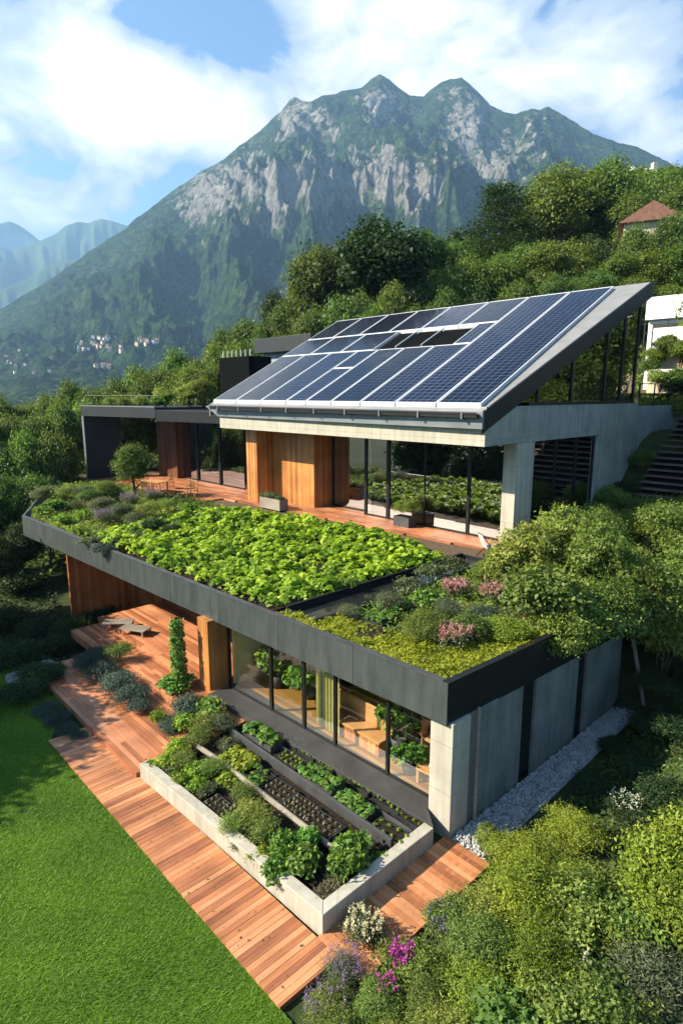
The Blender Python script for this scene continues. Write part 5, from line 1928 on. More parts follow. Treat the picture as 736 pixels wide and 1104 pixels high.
def seedling_mesh(key, mat, n, size, h):
    a = sg.uniform(0, 2 * PI, n)
    q = size * .5 * sg.random(n)
    p = np.stack([q * np.cos(a), q * np.sin(a), h * (.3 + .7 * sg.random(n))], 1)
    return leaves(key, p, np.stack([np.cos(a) * .5, np.sin(a) * .5, np.ones(n)], 1), size * .8 * sg.uniform(.7, 1.2, n), mat, np.clip(sg.normal(.5, .3, n), 0, 1), .6)


SEED = {'fresh': seedling_mesh('seedling', M['lf_fresh'], 7, .10, .06), 'veg': seedling_mesh('seedling', M['lf_veg'], 34, .26, .20), 'dry': seedling_mesh('seedling', M['lf_dry'], 16, .07, .07), 'lime': seedling_mesh('seedling', M['lf_sedum'], 60, .24, .14), 'green': seedling_mesh('seedling', M['lf_veg'], 18, .17, .12)}


def tray(cx, cy, w, d, kind, nx, ny, label, z=.27, hgt=.13, rim='tray', skip=0.0, group='planting trays in the front planter'):
    t = thing('planting_tray', label, 'planting tray', (cx, cy, z), .05, group)
    mb = MB()
    th = .03
    mb.box(-w / 2, w / 2, -d / 2, d / 2, 0, .02)
    mb.box(-w / 2, w / 2, -d / 2, -d / 2 + th, .021, hgt)
    mb.box(-w / 2, w / 2, d / 2 - th, d / 2, .021, hgt)
    mb.box(-w / 2, -w / 2 + th, -d / 2 + th, d / 2 - th, .021, hgt)
    mb.box(w / 2 - th, w / 2, -d / 2 + th, d / 2 - th, .021, hgt)
    mb.build('box', M[rim], t)
    MB().box(-w / 2 + th, w / 2 - th, -d / 2 + th, d / 2 - th, .022, hgt - .025).build('soil', M['soil'], t)
    for i in range(nx):
        for j in range(ny):
            if sg.random() < skip:
                continue
            x = -w / 2 + w * (i + .5) / nx + sg.normal(0, .012)
            y = -d / 2 + d * (j + .5) / ny + sg.normal(0, .012)
            s = sg.uniform(.75, 1.25)
            link('seedling', SEED[kind], t, (x, y, hgt - .025), (0, 0, sg.uniform(0, 6)), (s, s, s))


def trp(px, py, *a, **k):
    p = PZ(px, py, .42)
    tray(p[0], p[1], *a, z=.28 if p[1] < -1.4 else .34, **k)


MB().prism([(-8.3, -1.36), (-.36, -1.30), (-.36, -.42), (-8.3, -.80)], .2, .335).build('soil', M['soil'], PLT)


# between the rail and the board
trp(257, 820, .95, .72, 'lime', 5, 4, 'tray of bright lime seedlings between timber rail and dark board', hgt=.16)
trp(276, 836, .80, .72, 'green', 4, 3, 'tray of loose green seedlings next to the bright lime one', hgt=.13, skip=.2)
trp(299, 852, .84, .74, 'dry', 5, 4, 'tray of sparse grey sprouts, third from the lime one', hgt=.12)
trp(322, 870, .84, .74, 'dry', 6, 5, 'tray covered with brown dry sprouts in the middle of the row', hgt=.12)
trp(346, 889, .90, .74, 'dry', 5, 4, 'tray with brown sprouts and a few green ones at the row end', hgt=.12)
# behind the board
trp(284, 797, 1.25, .50, 'veg', 5, 2, 'long tray crowded with leafy green plants, left of the empty one', hgt=.20, rim='greytray')
trp(314, 820, .85, .48, 'fresh', 5, 3, 'black tray with rows of tiny sprouts beside the leafy green tray', hgt=.14)
trp(345, 844, 1.25, .50, 'veg', 5, 2, 'grey tray crowded with leafy green plants behind the middle of the board', hgt=.20, rim='greytray')
trp(375, 864, .55, .46, 'green', 4, 3, 'small tray of green seedlings right of the grey leafy tray', hgt=.15)
trp(391, 876, .50, .46, 'green', 3, 3, 'small tray of green seedlings second right of the grey leafy tray', hgt=.15)
trp(421, 899, .95, .46, 'fresh', 4, 2, 'dark tray with few sprouts against the end wall', hgt=.16)
# along the ledge
for i, (x, y, lab) in enumerate([(299, 789, 'leftmost black sprout tray along the window ledge'), (316, 801, 'second black sprout tray along the window ledge'), (334, 813, 'third black sprout tray along the window ledge'), (353, 826, 'fourth black sprout tray, ledge row, left of the lone sprouts')]):
    trp(x, y, .60, .32, 'fresh', 5, 2, lab, hgt=.12)
for i, (x, y, lab) in enumerate([(387, 847, 'black tray with a single row of sprouts, first after the gap'), (418, 867, 'black tray with a single row of sprouts, middle one of three'), (445, 886, 'black tray with a single row of sprouts at the corner pillar')]):
    trp(x, y, .82, .30, 'fresh', 5, 1, lab, hgt=.12)
# dark tray in the front bed
p = PZ(236, 873, .35)
tray(p[0], p[1], .95, .62, 'dry', 6, 4, 'dark tray with tiny grey sprouts in the front bed', hgt=.12)

# trays and basin on the roof terrace
BAS = thing('water_basin', 'long flat black basin sunk between crop bed and sedum', 'basin', (0, 0, 0))
bp = [(-6.35, .5), (-5.15, .5), (-4.95, 4.2), (-5.3, 9.5), (-6.45, 9.5)]
MB().prism(bp, 3.66, 3.70).build('basin_floor', M['basin'], BAS)
for i in range(5):
    a, b = bp[i], bp[(i + 1) % 5]
    MB().seg(b, a, .10, 3.66, 3.86 if i != 4 else 3.92).build('rim', M['black'], BAS)
tray(PZ(410, 668, 3.75)[0], PZ(410, 668, 3.75)[1], .8, 1.1, 'green', 4, 5, 'black tray of green seedlings on the terrace behind the sedum', z=3.68, hgt=.22, group='black trays on the terrace')
tray(PZ(425, 658, 3.75)[0], PZ(425, 658, 3.75)[1], .8, 1.0, 'veg', 3, 3, 'black tray of leafy plants on the terrace nearest the basin', z=3.68, hgt=.22, group='black trays on the terrace')
tray(PZ(400, 684, 3.75)[0], PZ(400, 684, 3.75)[1], .7, .8, 'fresh', 3, 3, 'nearly empty black tray at the sedum edge', z=3.68, hgt=.2, skip=.5, group='black trays on the terrace')

# ================================================================== stuff: crop bed, sedum, lawn grass, bank
def in_poly(x, y, poly):
    c = np.zeros(len(x), bool)
    j = len(poly) - 1
    for i in range(len(poly)):
        xi, yi = poly[i]
        xj, yj = poly[j]
        c ^= ((yi > y) != (yj > y)) & (x < (xj - xi) * (y - yi) / (yj - yi + 1e-12) + xi)
        j = i
    return c


def scatter(poly, n, g):
    P = np.array(poly)
    lo, hi = P.min(0), P.max(0)
    xy = g.uniform(lo, hi, (int(n), 2))
    return xy[in_poly(xy[:, 0], xy[:, 1], poly)]


g = np.random.default_rng(77)
CROP = [(-19.0, fy(-19) + .62), (-6.75, fy(-7) + .62), (-6.75, 8.9), (-8.6, 9.3), (-19.8, 9.0), (-21.2, 7.6)]
# rows of rosettes on heaped soil
MB().prism(CROP, 3.6, 3.74).build('crop_soil', M['soil'])
bpy.data.objects['crop_soil']['kind'] = 'structure'
gx, gy_ = np.meshgrid(np.arange(-21.5, -6.6, .36), np.arange(-.4, 9.4, .40), indexing='ij')
c = np.stack([gx.ravel(), gy_.ravel()], 1) + g.normal(0, .09, (gx.size, 2))
c = c[in_poly(c[:, 0], c[:, 1], CROP)]
nleaf = 30
m = len(c)
size = g.uniform(.55, 1.4, m) * (1 + .35 * fbm(c[:, 0] * .5, c[:, 1] * .5, 0, 2, 9))
a = g.uniform(0, 2 * PI, (m, nleaf))
q = g.random((m, nleaf)) ** .7 * .30
h = (1 - (q / .34) ** 2) * .30 + .04 + g.normal(0, .04, (m, nleaf))
hill = .16 * fbm(c[:, 0] * .35, c[:, 1] * .35, 0, 2, 19)
pos = np.stack([c[:, 0, None] + q * np.cos(a) * size[:, None], c[:, 1, None] + q * np.sin(a) * size[:, None], 3.76 + np.maximum(h, .03) * size[:, None] + hill[:, None]], -1).reshape(-1, 3)
nr = np.stack([np.cos(a) * q * 2.4, np.sin(a) * q * 2.4, np.ones_like(a)], -1).reshape(-1, 3) + g.normal(0, .28, (m * nleaf, 3))
var = np.clip(np.repeat(g.normal(.48, .25, m), nleaf) + g.normal(0, .18, m * nleaf), 0, 1)
put(link('crop_leaves', leaves('crop_leaves', pos, nr, (.20 * np.repeat(size, nleaf)) * g.uniform(.7, 1.25, m * nleaf), M['lf_crop'], var, .78, .3)), kind='stuff')


def blade_field(name, xy, z, hgt, w, mat, g, lean=.45, var=None):
    n = len(xy)
    a = g.uniform(0, 2 * PI, n)
    L = hgt * g.uniform(.6, 1.3, n)
    d = np.stack([np.cos(a) * lean * g.random(n), np.sin(a) * lean * g.random(n), np.ones(n)], 1)
    s = np.stack([-np.sin(a), np.cos(a), 0 * a], 1)
    s = s * (w * g.uniform(.7, 1.3, n))[:, None] * .5
    b = np.column_stack([xy, z])
    v = np.stack([b - s, b + s, b + d * L[:, None]], 1).reshape(-1, 3)
    f = np.arange(n * 3).reshape(n, 3)
    me = np_mesh(name, v, f, mat, np.clip(g.normal(.5, .22, n), 0, 1) if var is None else var)
    return link(name, me)


SED = [(-6.2, fy(-6) + .14), (-.18, .16), (.05, 2.2), (.3, 5.2), (-.5, 5.6), (-.95, 2.6), (-1.6, 1.75), (-3.0, 1.55), (-4.2, 1.3), (-5.0, 1.25), (-5.0, .45), (-6.2, .42)]
xy = scatter(SED, 60000, g)
mound = .5 + .5 * np.abs(fbm(xy[:, 0] * 3.0, xy[:, 1] * 3.0, 0, 3, 5)) * 2
P3 = np.column_stack([xy, 3.70 + g.random(len(xy)) ** .7 * .24 * mound])
vv = np.clip(.45 + .55 * fbm(xy[:, 0] * 1.6, xy[:, 1] * 1.6, 0, 3, 8) + g.normal(0, .2, len(xy)), 0, 1)
nn = g.normal(0, .6, (len(xy), 3)) + np.array([0, 0, .8])
put(link('sedum_cover', leaves('sedum_cover', P3, nn, .095 * g.uniform(.6, 1.4, len(xy)), M['lf_sedum'], vv, .34, .2, .8)), kind='stuff')

LAWN = [(0.85, -5.27), (-10.4, -5.36), (-12.4, -4.3), (-16, -3.7), (-16.5, -9), (-3, -20), (8, -20), (6, -9), (2.5, -6.0)]
xy = scatter(LAWN, 800000, g)
r_ = np.hypot(xy[:, 0] - CAM[0], xy[:, 1] - CAM[1])
xy = xy[(g.random(len(xy)) < np.clip(1.25 - r_ / 40, .4, 1))]
vis = (xy - CAM[:2]) @ FW[:2]
lat = (xy - CAM[:2]) @ RT[:2]
xy = xy[(vis > 1.5) & (lat > -vis * .95 - 3)]
vv = np.clip(.52 + .6 * fbm(xy[:, 0] * .22 + xy[:, 1] * .12, xy[:, 1] * .5 - xy[:, 0] * .3, 0, 4, 12) + .12 * np.sin((xy[:, 0] * .92 - xy[:, 1] * .4) * 3.4) + g.normal(0, .13, len(xy)), 0, 1)
put(blade_field('lawn_grass', xy, np.full(len(xy), .015), .055, .013, M['lf_grass'], g, 1.5, vv), kind='stuff')

LT = [(-26.5, fy(-26.5) + .3), (-19.3, fy(-19) + .4), (-21.4, 7.6), (-24, 8.8), (-39, 7.6), (-43, 7)]
xy = scatter(LT, 30000, g)
P3 = np.column_stack([xy, 3.68 + g.random(len(xy)) ** 1.6 * .45 * (.6 + .6 * fbm(xy[:, 0] * .6, xy[:, 1] * .6, 0, 2, 33))])
put(link('terrace_groundcover', leaves('terrace_groundcover', P3, np.array([0, 0, 1.0]) + g.normal(0, .6, (len(P3), 3)), .16 * g.uniform(.6, 1.4, len(P3)), M['lf_shrub'], np.clip(.4 + .8 * fbm(xy[:, 0] * .5, xy[:, 1] * .5, 0, 3, 15) + g.normal(0, .15, len(xy)), 0, 1), .45)), kind='stuff')
RTB = [(-4.9, 1.3), (-3, 1.6), (-1.5, 1.8), (-.9, 2.7), (-.45, 5.6), (.3, 9), (-4.6, 11), (-6.3, 10.6), (-5.2, 9.6), (-4.85, 4.2)]
xy = scatter(RTB, 16000, g)
P3 = np.column_stack([xy, 3.68 + g.random(len(xy)) ** 1.6 * .35])
put(link('terrace_groundcover', leaves('terrace_groundcover', P3, np.array([0, 0, 1.0]) + g.normal(0, .6, (len(P3), 3)), .11 * g.uniform(.6, 1.4, len(P3)), M['lf_shrub'], np.clip(.4 + .8 * fbm(xy[:, 0] * .7, xy[:, 1] * .7, 0, 3, 16) + g.normal(0, .15, len(xy)), 0, 1), .45)), kind='stuff')

# undergrowth on the banks
BANK = [(1.3, 0.2), (1.3, 4), (1.1, 9.6), (.6, 11), (2, 16), (9, 18), (13, 8), (10, -2), (6, -7), (2.6, -6.2), (1.3, -4.2)]
xy = scatter(BANK, 34000, g)
z = ground(xy[:, 0], xy[:, 1])
P3 = np.column_stack([xy, z + .02 + g.random(len(xy)) * .16])
put(link('undergrowth', leaves('undergrowth', P3, np.array([0, 0, 1.0]) + g.normal(0, .55, (len(P3), 3)), .13 * g.uniform(.6, 1.4, len(P3)), M['lf_mid'], np.clip(.4 + .6 * fbm(xy[:, 0], xy[:, 1], 0, 3, 15) + g.normal(0, .15, len(xy)), 0, 1), .5)), kind='stuff')
LEFTB = [(-13, -4.4), (-16.5, -3.6), (-18.3, -1), (-21, -1), (-34, 2), (-36, -6), (-24, -12), (-17.5, -9), (-16.3, -5)]
xy = scatter(LEFTB, 16000, g)
z = ground(xy[:, 0], xy[:, 1])
P3 = np.column_stack([xy, z + .02 + g.random(len(xy)) * .2])
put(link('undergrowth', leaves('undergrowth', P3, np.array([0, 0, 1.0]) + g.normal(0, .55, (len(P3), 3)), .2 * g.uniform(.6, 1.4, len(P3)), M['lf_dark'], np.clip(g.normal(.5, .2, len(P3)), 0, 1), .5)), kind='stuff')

DK = [(.6, -5.2), (-10.3, -5.3), (-10.3, -4.3), (.6, -3.95)]
xy = np.concatenate([scatter(DK, 80, g), scatter([(-7.2, -4.0), (-15.4, -4.1), (-15.4, -2.1), (-7.2, -1.9)], 0, g)])
P3 = np.column_stack([xy, np.full(len(xy), .088)])
put(link('fallen_leaves', leaves('fallen_leaves', P3, np.array([0, 0, 1.0]) + g.normal(0, .12, (len(P3), 3)), .055 * g.uniform(.6, 1.4, len(P3)), M['lf_dry'], g.random(len(P3)), .5, .05)), kind='stuff')

# low undergrowth of the wooded slopes
HILL = [camxy(*q) for q in [(-60, 40), (60, 36), (200, 48), (330, 52), (520, 50), (640, 48), (760, 44), (830, 60), (820, 100), (600, 100), (420, 85), (250, 80), (80, 72), (-80, 70)]]
xy = scatter(HILL, 60000, g)
z = ground(xy[:, 0], xy[:, 1])
P3 = np.column_stack([xy, z + g.random(len(xy)) ** 1.5 * 1.3])
put(link('undergrowth', leaves('undergrowth', P3, np.array([0, 0, 1.0]) + g.normal(0, .6, (len(P3), 3)), .5 * g.uniform(.6, 1.4, len(P3)), M['lf_mid'], np.clip(.45 + .5 * fbm(xy[:, 0] * .2, xy[:, 1] * .2, 0, 3, 15) + g.normal(0, .15, len(xy)), 0, 1), .5)), kind='stuff')

# ================================================================== right side: retaining wall, stairs, neighbours
RW = thing('retaining_wall', 'grey concrete retaining wall with glass balustrade beside the garden stairs', 'wall', (-6, 24.7, 3))
MB().box(-.3, -.02, 0, 9.5, 0, lambda p: 6.55).build('wall', M['concrete_grey'], RW, .01)
gr = MB()
for y in (0.3, 2.4, 4.6, 6.8, 9.0):
    gr.box(-.2, -.14, y, y + .06, 6.55, 7.75)
gr.box(-.2, -.14, .3, 9.06, 7.75, 7.8)
gr.build('balustrade', M['dark'], RW)
MB().add([(-.17, .36, 6.6), (-.17, 9, 6.6), (-.17, 9, 7.72), (-.17, .36, 7.72)], [[0, 1, 2, 3]]).build('pane', M['glass'], RW)

ST = thing('garden_stairs', 'dark wooden garden stairs climbing beside the house end wall', 'stairs', (-4.9, 21.0, 3.6))
nst = 19
for k in range(nst):
    y, z = k * .42, 1.0 + k * .285
    MB().box(.05, 5.0, y, y + .46, z - .07, z).build('tread', M['brownstep'], ST, .006)
MB().prism([(0.1, -.2), (4.9, -.2), (4.9, nst * .42), (0.1, nst * .42)], -1.5, lambda p: .55 + (p[1] + .2) / .42 * .285).build('stringer', M['black'], ST)

WT = thing('terraced_house', 'white walled neighbouring house with beige garden terraces up the slope', 'house', PY(700, 345, 38))
o0 = np.array(WT.location)


def wbox(px0, py0, py1, yy, dep, mat, nm, wid=22.0):
    a, b = PY(px0, py0, yy), PY(px0, py1, yy)
    return MB().box(a[0] - o0[0], a[0] - o0[0] + wid, yy - o0[1], yy + dep - o0[1], b[2] - o0[2], a[2] - o0[2]).build(nm, mat, WT, .02)


wbox(697, 321, 345, 38, 6, M['white'], 'parapet_wall')
wbox(699, 345, 420, 38.4, 6, M['white'], 'house_wall')
w_ = wbox(703, 349, 372, 38.3, .1, M['dark'], 'window', 2.2)
wbox(704, 354, 369, 35, .5, M['white'], 'terrace_wall')
wbox(708, 374, 398, 34, .5, M['beige'], 'terrace_wall')
wbox(698, 401, 424, 32, .5, M['beige'], 'terrace_wall')
a, b = PY(697, 322, 37.9), PY(697, 346, 37.9)
rl = MB()
for k in range(9):
    x = a[0] - o0[0] + k * 1.6
    rl.box(x, x + .05, 37.86 - o0[1], 37.92 - o0[1], b[2] - o0[2] - 2.2, b[2] - o0[2])
rl.box(a[0] - o0[0], a[0] - o0[0] + 13, 37.86 - o0[1], 37.92 - o0[1], b[2] - o0[2] - .9, b[2] - o0[2] - .84)
rl.build('railing', M['dark'], WT)
for i, (k, x, y, d, r) in enumerate([('lime', 706, 382, 33.4, .8), ('bigleaf', 718, 372, 33.6, .9), ('round', 735, 378, 33.6, 1.0), ('round', 712, 408, 31.2, .8), ('bigleaf', 728, 410, 31.2, 1.0), ('dark', 745, 412, 31.3, 1.0), ('round', 703, 440, 30.2, .9), ('dark', 718, 436, 30.5, 1.2), ('round', 735, 438, 30.4, 1.2), ('lime', 748, 350, 36.5, 1.0), ('dark', 728, 355, 36.6, .7), ('bigleaf', 700, 395, 33, .7)]):
    p = PY(x, y, d)
    plant(k, (p[0], p[1], p[2] - r * .9), r / 1.2, {'lime': 'light green shrub on a terrace of the white neighbouring house', 'bigleaf': 'broad leaved shrub on a terrace of the white neighbouring house', 'round': 'rounded shrub on a terrace of the white neighbouring house', 'dark': 'dark shrub on a terrace of the white neighbouring house'}[k], 'shrubs on the neighbouring terraces')


def gable_house(name, label, px, py, d, w, dp, hw, hr, wallm, roofm, rz=0.6, cat='house', parts=True, group=None, dz=0):
    p = PD(px, py, d)
    t = thing(name, label, cat, (p[0], p[1], p[2] - hw - hr + dz), rz, group)
    MB().box(-w / 2, w / 2, -dp / 2, dp / 2, -3, hw).build('wall', wallm, t)
    e = .5
    MB().add([(-w / 2 - e, -dp / 2 - e, hw - .2), (w / 2 + e, -dp / 2 - e, hw - .2), (w / 2 + e, 0, hw + hr), (-w / 2 - e, 0, hw + hr), (w / 2 + e, dp / 2 + e, hw - .2), (-w / 2 - e, dp / 2 + e, hw - .2)],
             [[0, 1, 2, 3], [3, 2, 4, 5], [0, 3, 5], [1, 4, 2], [0, 5, 4, 1]]).build('roof', roofm, t)
    if parts:
        for k in range(3):
            x = -w * .33 + k * w * .33
            MB().box(x - .5, x + .5, -dp / 2 - .05, -dp / 2 + .05, hw * .35, hw * .8).build('window', M['dark'], t)
        MB().box(w * .2, w * .2 + .7, -.3, .5, hw + hr * .4, hw + hr + .9).build('chimney', M['beige'], t)
    return t


gable_house('cottage', 'red tiled cottage half buried among the trees high on the right slope', 702, 229, 68, 8.0, 5.0, 2.0, 1.6, M['beige'], M['rooftile'], RZ + 1.15)
gable_house('cottage', 'white cottage peeping over the wood at the top of the right slope', 696, 181, 112, 6, 5, 3, 1.6, M['white'], M['white'], RZ + .2)

# village on the far shore, houses standing on the mountain's foot
vr = random.Random(12)


def on_mountain(px, py):
    az, te = az_el(px, py)
    r = np.linspace(RF - 50, RR, 900)
    z, _ = mountain_h(np.full_like(r, az), r)
    hit = np.nonzero((z - CAM[2]) / r >= te)[0]
    r0 = r[hit[0]] if len(hit) else RF
    th = A0 - az
    return CAM[0] + r0 * math.cos(th), CAM[1] + r0 * math.sin(th), float(mountain_h(np.array([az]), np.array([r0]))[0][0])


wall_me, roof_me = {}, {}
for nm, m_ in (('white', M['white']), ('beige', M['beige'])):
    wall_me[nm] = MB().box(-5, 5, -4, 4, -5, 6).mesh('wall', m_)
roof_me['r'] = MB().add([(-5.6, -4.6, 5.8), (5.6, -4.6, 5.8), (5.6, 0, 9), (-5.6, 0, 9), (5.6, 4.6, 5.8), (-5.6, 4.6, 5.8)], [[0, 1, 2, 3], [3, 2, 4, 5], [0, 3, 5], [1, 4, 2], [0, 5, 4, 1]]).mesh('roof', M['rooftile'])
spots = [(vr.uniform(82, 132), vr.uniform(364, 380)) for _ in range(26)] + [(vr.uniform(148, 174), vr.uniform(364, 374)) for _ in range(8)] + [(vr.uniform(6, 70), vr.uniform(378, 404)) for _ in range(14)] + [(104, 396), (112, 396), (118, 397)]
for i, (px, py) in enumerate(spots):
    p = on_mountain(px, py)
    t = thing('village_house', 'tiny pale house of the village on the far shore', 'house', p, vr.uniform(0, 3), 'houses of the village on the far shore', vr.uniform(.55, .95) * (1.0 if px > 100 else .7))
    link('wall', wall_me[vr.choice(['white', 'beige', 'beige'])], t)
    link('roof', roof_me['r'], t)

# trees on the slope beyond the right edge of the picture (they show in the gable glass)
for i, (px, d, k, h) in enumerate([(790, 40, 't_a', 9), (850, 34, 't_b', 9), (840, 48, 't_c', 10), (930, 36, 't_a', 9), (920, 50, 't_d', 11), (1020, 36, 't_b', 9), (1030, 50, 't_c', 11), (800, 30, 't_c', 6), (1120, 42, 't_a', 10), (880, 26, 't_b', 6)]):
    x, y = camxy(px, d)
    plant(k, (x, y, gz(x, y)), (h / 10 * 1.1, h / 10 * 1.1, h / 10), 'tree of the slope mirrored in the gable glass', 'trees beyond the right edge mirrored in the gable glass', 'tree')

# ================================================================== furniture and small things
def chair(label, loc, rz, mat='oak', group='wooden chairs on the left terrace'):
    t = thing('garden_chair', label, 'chair', loc, rz, group, 1.1)
    for x in (-.22, .22):
        for y in (-.2, .22):
            MB().tube([(x, y, 0), (x * .95, y, .43 if y < 0 else .95)], .025, 6).build('leg', M[mat], t)
    MB().box(-.25, .25, -.24, .24, .43, .47).build('seat', M[mat], t, .01)
    mb = MB()
    for z in (.60, .72, .84):
        mb.box(-.215, .215, .205, .235, z, z + .07)
    mb.box(-.03, .03, .204, .234, .47, .95)
    mb.build('backrest', M[mat], t)
    mb = MB()
    for x in (-.26, .26):
        mb.box(x - .03, x + .03, -.22, .22, .64, .67)
        mb.box(x - .02, x + .02, -.2, -.16, .43, .64)
    mb.build('armrest', M[mat], t)
    return t


p = PZ(168, 530, TER)
tb = thing('garden_table', 'wooden garden table with slatted top on the left terrace', 'table', (p[0], p[1], TER), .3)
mb = MB()
for k in range(6):
    mb.box(-.9, .9, -.45 + k * .152, -.45 + k * .152 + .14, .70, .74)
mb.box(-.7, -.62, -.45, .45, .66, .699)
mb.box(.62, .7, -.45, .45, .66, .699)
mb.build('tabletop', M['oak'], tb)
for x in (-.75, .75):
    for y in (-.35, .35):
        MB().box(x - .04, x + .04, y - .04, y + .04, 0, .66).build('leg', M['oak'], tb)
for i, (px, py, rz, lab) in enumerate([(148, 531, 2.2, 'wooden chair at the left end of the garden table'), (160, 536, 3.4, 'wooden chair in front of the garden table'), (182, 527, -1.0, 'wooden chair at the far side of the garden table'), (208, 536, .6, 'wooden armchair alone at the edge of the herb bed')]):
    p = PZ(px, py, TER)
    chair(lab, (p[0], p[1], TER), rz)

# folding chair by the pillar
p = PZ(524, 600, TER)
t = thing('folding_chair', 'black folding chair with pale sling seat beside the concrete pillar', 'chair', (p[0], p[1], TER), 2.6)
for x in (-.27, .27):
    MB().tube([(x, -.35, 0), (x, .30, .95)], .018, 6).build('leg', M['black'], t)
    MB().tube([(x * .9, .35, 0), (x * .9, -.30, .50)], .018, 6).build('leg', M['black'], t)
MB().add([(-.25, -.28, .47), (.25, -.28, .47), (.25, .05, .36), (-.25, .05, .36), (-.25, .31, .93), (.25, .31, .93),
          (-.25, -.28, .455), (.25, -.28, .455), (.25, .055, .345), (-.25, .055, .345), (-.25, .325, .925), (.25, .325, .925)],
         [[0, 1, 2, 3], [3, 2, 5, 4], [7, 6, 9, 8], [8, 9, 10, 11], [0, 6, 7, 1], [4, 5, 11, 10], [1, 7, 8, 2], [2, 8, 11, 5], [6, 0, 3, 9], [9, 3, 4, 10]]).build('sling', M['fabric'], t)
mb = MB()
mb.tube([(-.27, .30, .95), (.27, .30, .95)], .018, 6)
mb.build('crossbar', M['black'], t)

# deck chair half hidden in the shrubs near the side door
p = PZ(606, 588, TER)
t = thing('deck_chair', 'wooden deck chair with pale cloth rising out of the shrubs by the side door', 'chair', (p[0], p[1], TER), 1.0)
for x in (-.3, .3):
    MB().tube([(x, -.55, 0), (x, .35, 1.35)], .03, 6).build('leg', M['oak'], t)
    MB().tube([(x * .9, .5, 0), (x * .9, -.35, .65)], .03, 6).build('leg', M['oak'], t)
MB().add([(-.28, -.35, .5), (.28, -.35, .5), (.28, .1, .42), (-.28, .1, .42), (.28, .34, 1.3), (-.28, .34, 1.3)], [[0, 1, 2, 3], [3, 2, 4, 5]]).build('sling', M['fabric'], t)


def pot(name, label, loc, r, h, mat, fol, fs, fh, group=None):
    t = thing(name, label, 'potted plant', loc, 0, group)
    MB().lathe([(r * .7, 0), (r, h), (r * .9, h), (r * .86, h - .04), (.01, h - .05)], 16).build('pot', M[mat], t, smooth=True)
    R0 = {'veg': .5, 'feather': .5, 'round': 1.2, 'bigleaf': 1.2, 'fresh': .5, 'dryherb': .5, 'grey': 1.0, 'herb': .5}[fol]
    s = fs / R0
    link('foliage', PROTO[fol][1][0][1], t, (0, 0, h - .08), (0, 0, random.uniform(0, 6)), (s, s, s * fh))
    return t


def boxplanter(label, loc, rz, w, d, h, mat, fol, n, fs):
    t = thing('box_planter', label, 'planter', loc, rz)
    mb = MB()
    mb.box(-w / 2, w / 2, -d / 2, -d / 2 + .03, 0, h)
    mb.box(-w / 2, w / 2, d / 2 - .03, d / 2, 0, h)
    mb.box(-w / 2, -w / 2 + .03, -d / 2 + .03, d / 2 - .03, 0, h)
    mb.box(w / 2 - .03, w / 2, -d / 2 + .03, d / 2 - .03, 0, h)
    mb.build('box', M[mat], t)
    MB().box(-w / 2 + .03, w / 2 - .03, -d / 2 + .03, d / 2 - .03, .02, h - .06).build('soil', M['soil'], t)
    R0 = {'veg': .5, 'grey': 1.0, 'herb': .5, 'round': 1.2, 'feather': .5}[fol]
    for k in range(n):
        s = fs / R0 * random.uniform(.85, 1.15)
        link('foliage', PROTO[fol][1][0][1], t, (-w / 2 + w * (k + .5) / n, random.uniform(-.04, .04), h - .08), (0, 0, random.uniform(0, 6)), (s, s, s))


p = PZ(295, 548, TER)
boxplanter('grey box planter with small green plants before the cedar wall', (p[0], p[1], TER), .0, 1.9, .6, .62, 'greywood', 'herb', 3, .42)
p = PZ(436, 567, TER)
boxplanter('grey box planter with a bushy plant before the glass front', (p[0], p[1], TER), .0, 1.0, .6, .5, 'greytray', 'round', 2, .62)
# things on the pavilion roof
p = PZ(188, 432, 9.12)
t = thing('terracotta_bowl', 'orange terracotta pot standing on the pavilion roof', 'pot', (p[0], p[1], 9.12))
MB().lathe([(.4, 0), (.62, .25), (.66, .55), (.55, .6), (.35, .62), (.3, .95), (.36, 1.05), (.02, 1.06)], 16).build('bowl', M['terracotta'], t, smooth=True)
p = PZ(191, 434, 9.12)
p = (p[0] + .6, p[1] + 3.2, 9.12)
t = thing('birdhouse_stand', 'wooden stand with two pale lamps on the pavilion roof', 'stand', p)
for x in (-.3, .3):
    MB().tube([(x, 0, 0), (x, 0, 2.2)], .06, 6).build('post', M['oak'], t)
MB().box(-.5, .5, -.25, .25, 1.2, 1.35).build('shelf', M['oak'], t)
for x in (-.3, .35):
    MB().lathe([(.08, 2.2), (.2, 2.3), (.2, 2.6), (.05, 2.7)], 10, (x, 0, 0)).build('lamp_head', M['white'], t)
for i, (px, dy, k, r) in enumerate([(150, 1.0, 'feather', .7), (135, 1.4, 'feather', .6), (168, 1.2, 'veg', .6), (178, 2.4, 'round', .9), (120, 1.6, 'feather', .6), (205, 3.6, 'round', 1.2), (220, 4.2, 'airy', 1.3)]):
    yy = 10.0
    for _ in range(8):
        pp = PY(px, 430, yy)
        yy = 7.7 + (pp[0] + 41.0) * .235 + dy
    plant(k, (pp[0], yy, 9.25), r / (.5 if k in ('feather', 'veg') else 1.2), 'green plant growing on the roof of the pavilion', 'plants on the pavilion roof', 'plant')

